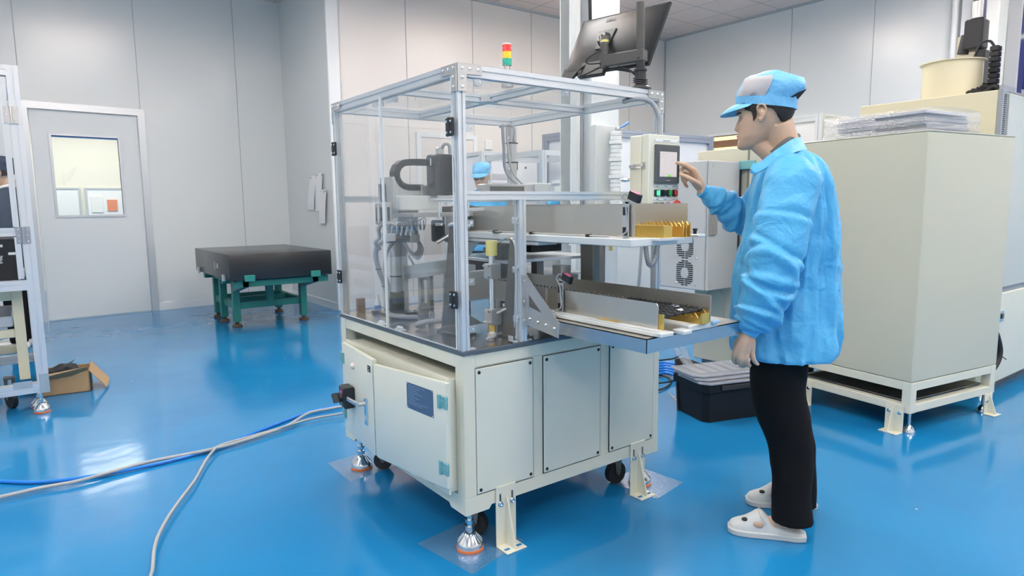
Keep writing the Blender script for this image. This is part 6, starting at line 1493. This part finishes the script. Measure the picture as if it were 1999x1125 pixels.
for h_, f_, top in ((heelN, FS, aS(1546, 1025, 2.33)), (heelF, FS2, aS(1556, 975, 2.57))):
    tube(bm, [top, h_+f_*.055+V((0, 0, .075)), h_+f_*.10+V((0, 0, .052)), h_+f_*.17+V((0, 0, .040)), h_+f_*.22+V((0, 0, .034))], .03, 16, 4, radii=[.030, .030, .028, .024, .02])
    tube(bm, [h_+f_*.055+V((0, 0, .075)), h_+f_*.037+V((0, 0, .048))], .026, 14, radii=[.027, .025], round_ends=True)
# pointing hand (right)
def P(px, py, S): return aS(px, py, S)
tipS = at(1321, 318, Y=-.151); sT = (tipS-CAMP).dot(HH)
d0 = sT-2.645
W0 = P(1372, 371, 2.655)
mI, mM, mR, mP_ = P(1356, 333, 2.635), P(1352, 336, 2.655), P(1350, 344, 2.672), P(1352, 353, 2.682)
for m_ in (mI, mM, mR, mP_): tube(bm, [W0, W0.lerp(m_, .5), m_], .013, 12, 3, radii=[.018, .0165, .0115], round_ends=True)
tube(bm, [W0.lerp(mI, .3), W0.lerp(mR, .9)], .016, 12, round_ends=True)
tube(bm, [WRr, W0], .023, 14, radii=[.024, .022], round_ends=True)
finger(bm, [mI, P(1340, 323, 2.638), P(1330, 320, (2.638+sT)/2), tipS], .0105, .0072)
finger(bm, [mM, P(1338, 326, 2.660), P(1330.5, 333, 2.655), P(1329, 341, 2.640)], .0100, .0075)
finger(bm, [mR, P(1337, 338, 2.682), P(1333, 350, 2.680), P(1338, 357, 2.665)], .0098, .0074)
finger(bm, [mP_, P(1341, 349, 2.692), P(1337, 358, 2.690), P(1341, 364, 2.675)], .0088, .0066)
finger(bm, [W0.lerp(mI, .15)+V((0, 0, -.006)), P(1357, 356, 2.618), P(1341, 346, 2.612), P(1329.5, 341.5, 2.624)], .0125, .0078)
# hanging hand (left), back of the hand to the viewer
H0 = P(1461, 648, 2.215); L1, L2, L3, L4 = P(1439, 681, 2.21), P(1448, 687, 2.20), P(1458, 688, 2.205), P(1468, 685, 2.215)
tube(bm, [WRl, H0], .024, 14, radii=[.027, .025], round_ends=True)
for m_ in (L1, L2, L3, L4): tube(bm, [H0, H0.lerp(m_, .5)-HH*.004, m_], .013, 12, 3, radii=[.020, .0175, .0115], round_ends=True)
finger(bm, [L1, P(1434, 694, 2.215), P(1433, 704, 2.235), P(1438, 709, 2.25)], .0105, .0078)
finger(bm, [L2, P(1445, 702, 2.200), P(1446, 712, 2.22), P(1451, 715, 2.24)], .0108, .0080)
finger(bm, [L3, P(1457, 702, 2.203), P(1459, 712, 2.22), P(1463, 714, 2.24)], .0104, .0077)
finger(bm, [L4, P(1470, 698, 2.210), P(1474, 707, 2.218), P(1479, 711, 2.225)], .0095, .0068)
finger(bm, [P(1448, 660, 2.235), P(1438, 672, 2.25), P(1436, 684, 2.262), P(1441, 694, 2.265)], .0130, .0088)
body = remesh(obj('body', bm, 'skin', wk), .0032, 3)
# face details
bm = BM(); sector(bm, MH, .112, .1165, .30, .62, -.0045, .004, 2, 8); obj('eyelash', bm, 'hair', wk)
bm = BM(); sector(bm, MH, .127, .133, .22, .70, -.0008, .003, 2, 8); obj('eyebrow', bm, 'hair', wk)
bm = BM(); sector(bm, MH, .038, .054, -.32, .36, -.0004, .0022, 6, 10); obj('lips', bm, 'lip', wk, smooth=80)
# hair: back of the head, temple and sideburn
bm = BM()
sector(bm, MH, .085, .17, 1.95, 2*PI-1.95, .0005, .0075, 10, 30, lambda a: (.078+.045*min(1, abs(a-PI)/1.2)**3, .132+.018*min(1, abs(a-PI)/1.2)))
sector(bm, MH, .10, .17, 1.0, 1.42, .0005, .005, 8, 8, lambda a: (.118+.05*(1.42-a)*.9-.03*max(0, 1-abs(a-1.36)/.1), .175))
sector(bm, MH, .10, .17, -1.42, -1.0, .0005, .005, 8, 8, lambda a: (.122, .175))
sector(bm, MH, .14, .175, -1.0, 1.0, .0005, .006, 5, 20, lambda a: (.150, .178))
sector(bm, MH, .13, .17, 1.50, 1.955, .0005, .0055, 5, 8, lambda a: (.143-.020*(a-1.50)/.45, .154))
for v in bm.verts: v.co += V((noise.noise(v.co*160), noise.noise(v.co*160+V((9, 0, 0))), noise.noise(v.co*160+V((0, 9, 0)))))*.0012
obj('hair', bm, 'hair', wk, smooth=60)
add_cap(wk, MH, 'cap')
# smock: trunk and two sleeves grown into one surface
SROWS = [(296, 1512, 1572, .080), (308, 1500, 1590, .115), (325, 1488, 1602, .155), (350, 1478, 1611, .175), (385, 1471, 1617, .178), (430, 1465, 1621, .175), (480, 1456, 1622, .170), (530, 1448, 1623, .168), (580, 1442, 1623, .172), (630, 1439, 1623, .190), (660, 1440, 1621, .200), (678, 1443, 1617, .204), (687, 1448, 1612, .200)]
rows = catmull([V((a, b, c)) for a, b, c, d in SROWS], 6); wd = catmull([V((d, 0, 0)) for *_, d in SROWS], 6)
cA, sA = math.cos(AB), math.sin(AB); rings = []
for i, (row, wv) in enumerate(zip(rows, wd)):
    f = aS(row.y, row.x, 2.45); b = aS(row.z, row.x, 2.45); c = (f+b)/2; ext = (f-b).length/2; bw = wv.x; a_ = math.sqrt(max(.02**2, ext*ext-(bw*sA)**2*.8))/cA
    a_ = max(a_, .05); tt = i/(len(rows)-1); ring = []
    for k in range(88):
        t = 2*PI*k/88; cs, sn = math.cos(t), math.sin(t); e = .84
        q = FB*a_*math.copysign(abs(cs)**e, cs)+LB*bw*math.copysign(abs(sn)**e, sn); p = c+q; nq = q.normalized()
        col = V((math.cos(t)*3.1, math.sin(t)*3.1, tt*1.3))
        f1 = (noise.noise(col*1.3)*.020+ridge(col+V((4, 4, 4)), 1.7)*.014+ridge(col+V((1, 7, 2)), 3.1)*.006)*min(1, tt*2.2+.2)
        f2 = noise.noise(p*14)*.007+ridge(p, 9)*.006
        ring.append(p+nq*(f1+f2))
    rings.append(ring)
bm = BM(); loft(bm, rings)
# left sleeve (near) and right sleeve (pointing)
cloth_tube(bm, [SHl+LB*-.07+V((0, 0, .01)), SHl+LB*.0+V((0, 0, -.01)), aS(1528, 420, 2.245), aS(1518, 480, 2.225), aS(1508, 530, 2.21), aS(1496, 570, 2.21), aS(1478, 612, 2.215), aS(1464, 638, 2.217), aS(1461, 647, 2.217)],
           [.075, .088, .088, .087, .086, .084, .072, .050, .033], n=56, sub=20, amp=.09, freq=9, elbow=[(4.4, .07, 8), (6.6, .08, 10)],
           creases=[(2.05, .05, .3, .07, .10), (3.0, .45, 1.2, .12, .16), (3.7, .5, 2.6, .15, .17), (4.4, .4, .5, .16, .15), (5.1, .45, 2.0, .15, .16), (5.9, .3, 3.6, .14, .15), (6.7, .25, 1.0, .14, .13)])
cloth_tube(bm, [SHr-LB*-.05+FB*-.02, SHr.lerp(ELr, .35), SHr.lerp(ELr, .8), ELr+V((0, 0, -.004)), ELr.lerp(WRr, .35)+V((0, 0, -.008)), ELr.lerp(WRr, .68)+V((0, 0, -.004)), ELr.lerp(WRr, .9), ELr.lerp(WRr, 1.0)],
           [.085, .078, .070, .066, .062, .052, .038, .026], n=56, sub=20, amp=.09, freq=12, elbow=[(2.6, .06, 8), (4.6, .08, 10)],
           creases=[(1.6, .4, .5, .12, .15), (2.4, .45, 2.2, .16, .16), (3.1, .4, 4.0, .16, .15), (3.8, .35, .8, .16, .14), (4.5, .35, 2.8, .16, .14), (5.3, .3, 5.0, .15, .13)])
sm = remesh(obj('smock', bm, 'smock', wk), .0052, 2)
# seams and cuffs
bm = BM(); c = aS(1461, 648, 2.217); dcu = (WRl-ELl).normalized(); tube(bm, [c-dcu*.010, c, c+dcu*.010], .034, 28, radii=[.0355, .033, .031]); obj('smock_cuff', bm, 'smock', wk)
c = ELr.lerp(WRr, 1.0); dcu = (WRr-ELr).normalized(); bm = BM(); tube(bm, [c-dcu*.010, c, c+dcu*.012], .03, 28, radii=[.029, .0285, .028]); obj('smock_cuff', bm, 'smock', wk)
# collar: a folded band rising to the back of the neck
CP = [(1471, 322, 2.36, .012), (1485, 318, 2.345, .03), (1512, 297, 2.335, .036), (1543, 276, 2.36, .036), (1560, 270, 2.45, .036), (1550, 276, 2.545, .034), (1515, 300, 2.57, .03), (1484, 322, 2.53, .02), (1473, 330, 2.45, .012)]
bm = BM(); rings = []
CPts = catmull([aS(x, y, s) for x, y, s, h in CP], 6); CH_ = catmull([V((h, 0, 0)) for *_, h in CP], 6); cc_ = aS(1520, 300, 2.45)
for p, h in zip(CPts, CH_):
    o_ = V((p.x-cc_.x, p.y-cc_.y, 0)).normalized(); h = h.x
    rings.append([p-o_*.010-V((0, 0, .02)), p+V((0, 0, .004)), p+o_*.006+V((0, 0, .004)), p+o_*(.012+h*.55)-V((0, 0, h*1.15)), p+o_*(.008+h*.5)-V((0, 0, h*1.2)), p+o_*.004-V((0, 0, .02))])
loft(bm, rings); obj('smock_collar', bm, 'smock', wk, smooth=70)
bm = BM(); tube(bm, [aS(1507, 300, 2.375), aS(1530, 280, 2.365), aS(1552, 268, 2.42), aS(1555, 268, 2.49), aS(1530, 284, 2.54)], .011, 10, 6); obj('undershirt_collar', bm, 'grey_shirt', wk, label='dark grey undershirt collar')
# trousers
def legrows(rows_, S0, hw, S1):
    out = []; rr = catmull([V(r) for r in rows_], 5)
    for i, r in enumerate(rr):
        S = S0+(S1-S0)*(i/(len(rr)-1))**1.5
        f = aS(r.y, r.x, S); b = aS(r.z, r.x, S); c = (f+b)/2; ext = (f-b).length/2; t_ = i/(len(rr)-1); w2 = hw*(1-.28*t_); ring = []
        for k in range(40):
            t = 2*PI*k/40; q = FB*ext*math.cos(t)+LB*w2*math.sin(t); p = c+q; ring.append(p+q.normalized()*(noise.noise(p*V((9, 9, 5)))*.006+ridge(p, 7)*.004*(.5+t_)))
        out.append(ring)
    return out
NL = [(672, 1470, 1574), (720, 1466, 1572), (765, 1470, 1568), (820, 1482, 1578), (860, 1498, 1582), (920, 1508, 1582), (975, 1511, 1580), (1017, 1509, 1583)]
FL = [(672, 1474, 1572), (720, 1472, 1570), (765, 1478, 1570), (820, 1492, 1580), (870, 1506, 1586), (930, 1514, 1588), (965, 1514, 1588), (985, 1512, 1587)]
bm = BM(); loft(bm, legrows(NL, 2.375, .086, 2.325)); loft(bm, legrows(FL, 2.535, .084, 2.55))
hip = []
for z_, (x0, x1), w2 in ((660, (1478, 1568), .135), (700, (1472, 1570), .14), (735, (1474, 1566), .13)):
    f, b = aS(x0, z_, 2.45), aS(x1, z_, 2.45); c = (f+b)/2; ext = (f-b).length/2; hip.append([c+FB*ext*math.cos(t)+LB*w2*math.sin(t) for t in [2*PI*k/40 for k in range(40)]])
loft(bm, hip); remesh(obj('trousers', bm, 'trouser', wk), .006, 3)
# shoes: white canvas mules with openings
def shoe(h_, f_, l_, S_):
    L = .270
    prof = [(0, .020, .030), (.03, .032, .040), (.08, .034, .047), (.12, .036, .064), (.15, .039, .092), (.17, .041, .094), (.19, .043, .078), (.215, .044, .060), (.24, .040, .050), (.258, .030, .042), (.268, .014, .032)]
    bm = BM(); pr = catmull([V(p) for p in prof], 5); rings = []
    for p in pr:
        u, w2, hh = p; ring = []
        for k in range(24):
            t = 2*PI*k/24; cs, sn = math.cos(t), math.sin(t); z = .018+(hh-.018)*max(0, sn)**.75 if sn > 0 else .018+.012*sn
            ring.append(h_+f_*u+l_*w2*math.copysign(abs(cs)**.8, cs)+V((0, 0, z)))
        rings.append(ring)
    loft(bm, rings); up_ = obj('shoe_upper', bm, 'shoe', wk, smooth=60)
    bm = BM(); rings = []
    for z, g in ((.0, -.002), (.002, .003), (.020, .005), (.024, .002)):
        ol = [(u, w2) for u, w2, _ in pr]; ring = [h_+f_*(u+(g if u > .2 else -g))+l_*(w2+g)+V((0, 0, z)) for u, w2 in ol]+[h_+f_*(u+(g if u > .2 else -g))-l_*(w2+g)+V((0, 0, z)) for u, w2 in ol[::-1]]
        rings.append(ring)
    loft(bm, rings); obj('shoe_sole', bm, 'sole', up_, smooth=40)
    bm = BM(); cc = h_+f_*.212+l_*.020+V((0, 0, .0600)); ell(bm, cc, (.012, .012, .006)); obj('shoe_opening', bm, 'rubber', up_)
    bm = BM(); cc = h_+f_*.165+l_*.0375+V((0, 0, .052)); ell(bm, cc, (.020, .006, .013), Matrix(((f_.x, l_.x, 0), (f_.y, l_.y, 0), (0, 0, 1)))); obj('shoe_opening', bm, 'skin', up_)
    bm = BM(); tube(bm, [h_+f_*.135+l_*.040+V((0, 0, .060)), h_+f_*.150+l_*.036+V((0, 0, .078)), h_+f_*.163+l_*.012+V((0, 0, .096)), h_+f_*.163-l_*.012+V((0, 0, .096)), h_+f_*.150-l_*.036+V((0, 0, .078))], .0025, 8, 5); obj('shoe_seam', bm, 'sole', up_)
shoe(heelN, FS, LS, 2.33); shoe(heelF, FS2, LS2, 2.57)

# ---------------- two more workers in the background
def bystander(lab, x, y, face, h, m_top, m_cap, m_leg, glasses=False, collar=None):
    t = thing('person', lab, 'person', (x, y, 0)); s = h/1.72; F = V((math.cos(face), math.sin(face), 0)); L = V((-F.y, F.x, 0)); o = V((x, y, 0))
    def q(u, v, z): return o+F*u*s+L*v*s+V((0, 0, z*s))
    Mh = Matrix(((F.x*s, L.x*s, 0, x), (F.y*s, L.y*s, 0, y), (0, 0, s, 1.455*s), (0, 0, 0, 1))) @ Matrix.Rotation(.18, 4, 'Y')
    bm = BM(); add_head(bm, Mh, 32, 36)
    tube(bm, [q(-.03, 0, 1.52), q(-.03, 0, 1.40), q(-.02, 0, 1.2), q(0, 0, .9)], .06, 16, 4, radii=[.05*s, .06*s, .10*s, .10*s])
    for k in (1, -1):
        tube(bm, [q(-.02, .10*k, 1.38), q(-.02, .19*k, 1.36), q(-.02, .22*k, 1.10), q(.10, .20*k, .92), q(.18, .17*k, .92)], .03, 12, 4, radii=[.05*s, .045*s, .036*s, .028*s, .026*s])
        c = q(.22, .16*k, .915)
        tube(bm, [q(.17, .17*k, .92), c], .028, 12, radii=[.024*s, .03*s], round_ends=True)
        for j in range(4): finger(bm, [c+L*(.018*(j-1.5))*s, c+F*.05*s+L*(.02*(j-1.5))*s-V((0, 0, .01)), c+F*(.075+.006*(j in (1, 2)))*s+L*(.02*(j-1.5))*s-V((0, 0, .03))], .009, .007)
        finger(bm, [c-L*k*.02, c-L*k*.045*s+F*.02, c-L*k*.05*s+F*.05], .010, .008)
        tube(bm, [q(0, .09*k, .9), q(.01, .10*k, .5), q(-.01, .10*k, .09)], .06, 14, 4, radii=[.08*s, .055*s, .04*s]); tube(bm, [q(-.03, .10*k, .045), q(.14, .11*k, .035)], .035, 12, radii=[.038, .032], round_ends=True)
    remesh(obj('body', bm, 'skin', t), .0055, 2)
    bm = BM(); rr = []
    for z, a_, b_ in ((.84, .13, .21), (.95, .14, .20), (1.1, .14, .19), (1.25, .135, .20), (1.35, .12, .205), (1.41, .09, .15), (1.45, .065, .075)): rr.append([q(-.02+a_*math.cos(tt), b_*math.sin(tt), z) for tt in [2*PI*k/40 for k in range(40)]])
    loft(bm, rr)
    for k in (1, -1): cloth_tube(bm, [q(-.02, .12*k, 1.36), q(-.02, .19*k, 1.34), q(-.02, .225*k, 1.10), q(.08, .205*k, .935), q(.165, .175*k, .925)], [.07*s, .07*s, .062*s, .055*s, .036*s], 24, 8)
    remesh(obj('jacket', bm, m_top, t), .009, 2)
    bm = BM()
    for k in (1, -1): tube(bm, [q(-.01, .085*k, .92), q(.0, .095*k, .5), q(-.01, .10*k, .07)], .08, 20, 5, radii=[.11*s, .085*s, .07*s])
    remesh(obj('trousers', bm, m_leg, t), .012, 2)
    for k in (1, -1): bm = BM(); tube(bm, [q(-.04, .10*k, .04), q(.05, .105*k, .045), q(.16, .11*k, .035)], .04, 16, 4, radii=[.045, .045, .038], round_ends=True); [setattr(v.co, 'z', max(0, v.co.z)) for v in bm.verts]; obj('shoe', bm, 'shoe', t)
    add_cap(t, Mh, m_cap, False, .05)
    bm = BM(); sector(bm, Mh, .09, .165, 1.7, 2*PI-1.7, .001, .007, 6, 20); obj('hair', bm, 'hair', t)
    for k in (1, -1):
        bm = BM(); sector(bm, Mh, .110, .116, k*.28, k*.62, -.005, .005, 2, 6); obj('eye', bm, 'hair', t)
        if glasses: bm = BM(); pts = [Mh @ head_at(.113+.013*math.sin(a), k*(.46+.26*math.cos(a)), .008) for a in [2*PI*i/16 for i in range(17)]]; tube(bm, pts, .0014, 6); obj('glasses_rim', bm, 'black', t)
    if collar: bm = BM(); tube(bm, [q(.075, .0, 1.38), q(.03, .07, 1.44), q(-.05, .06, 1.465), q(-.05, -.06, 1.465), q(.03, -.07, 1.44), q(.075, -.0, 1.38)], .014, 10, 6); obj('shirt_collar', bm, collar, t)
b2p = aS(941, 345, 6.4); bystander('person with a pale blue cap and glasses looking down behind the machine', b2p.x, b2p.y, math.atan2(-HH.y-.3*RH.y, -HH.x-.3*RH.x), 1.66, 'smock', 'cap', 'trouser', True)
b1p = aS(12, 380, 5.9); bystander('person in a navy jacket and dark cap behind the left framed machine', b1p.x, b1p.y, math.atan2(-HH.y*.4-RH.y*.9, -HH.x*.4-RH.x*.9), 1.72, 'navy', 'navy', 'trouser', False, 'white')
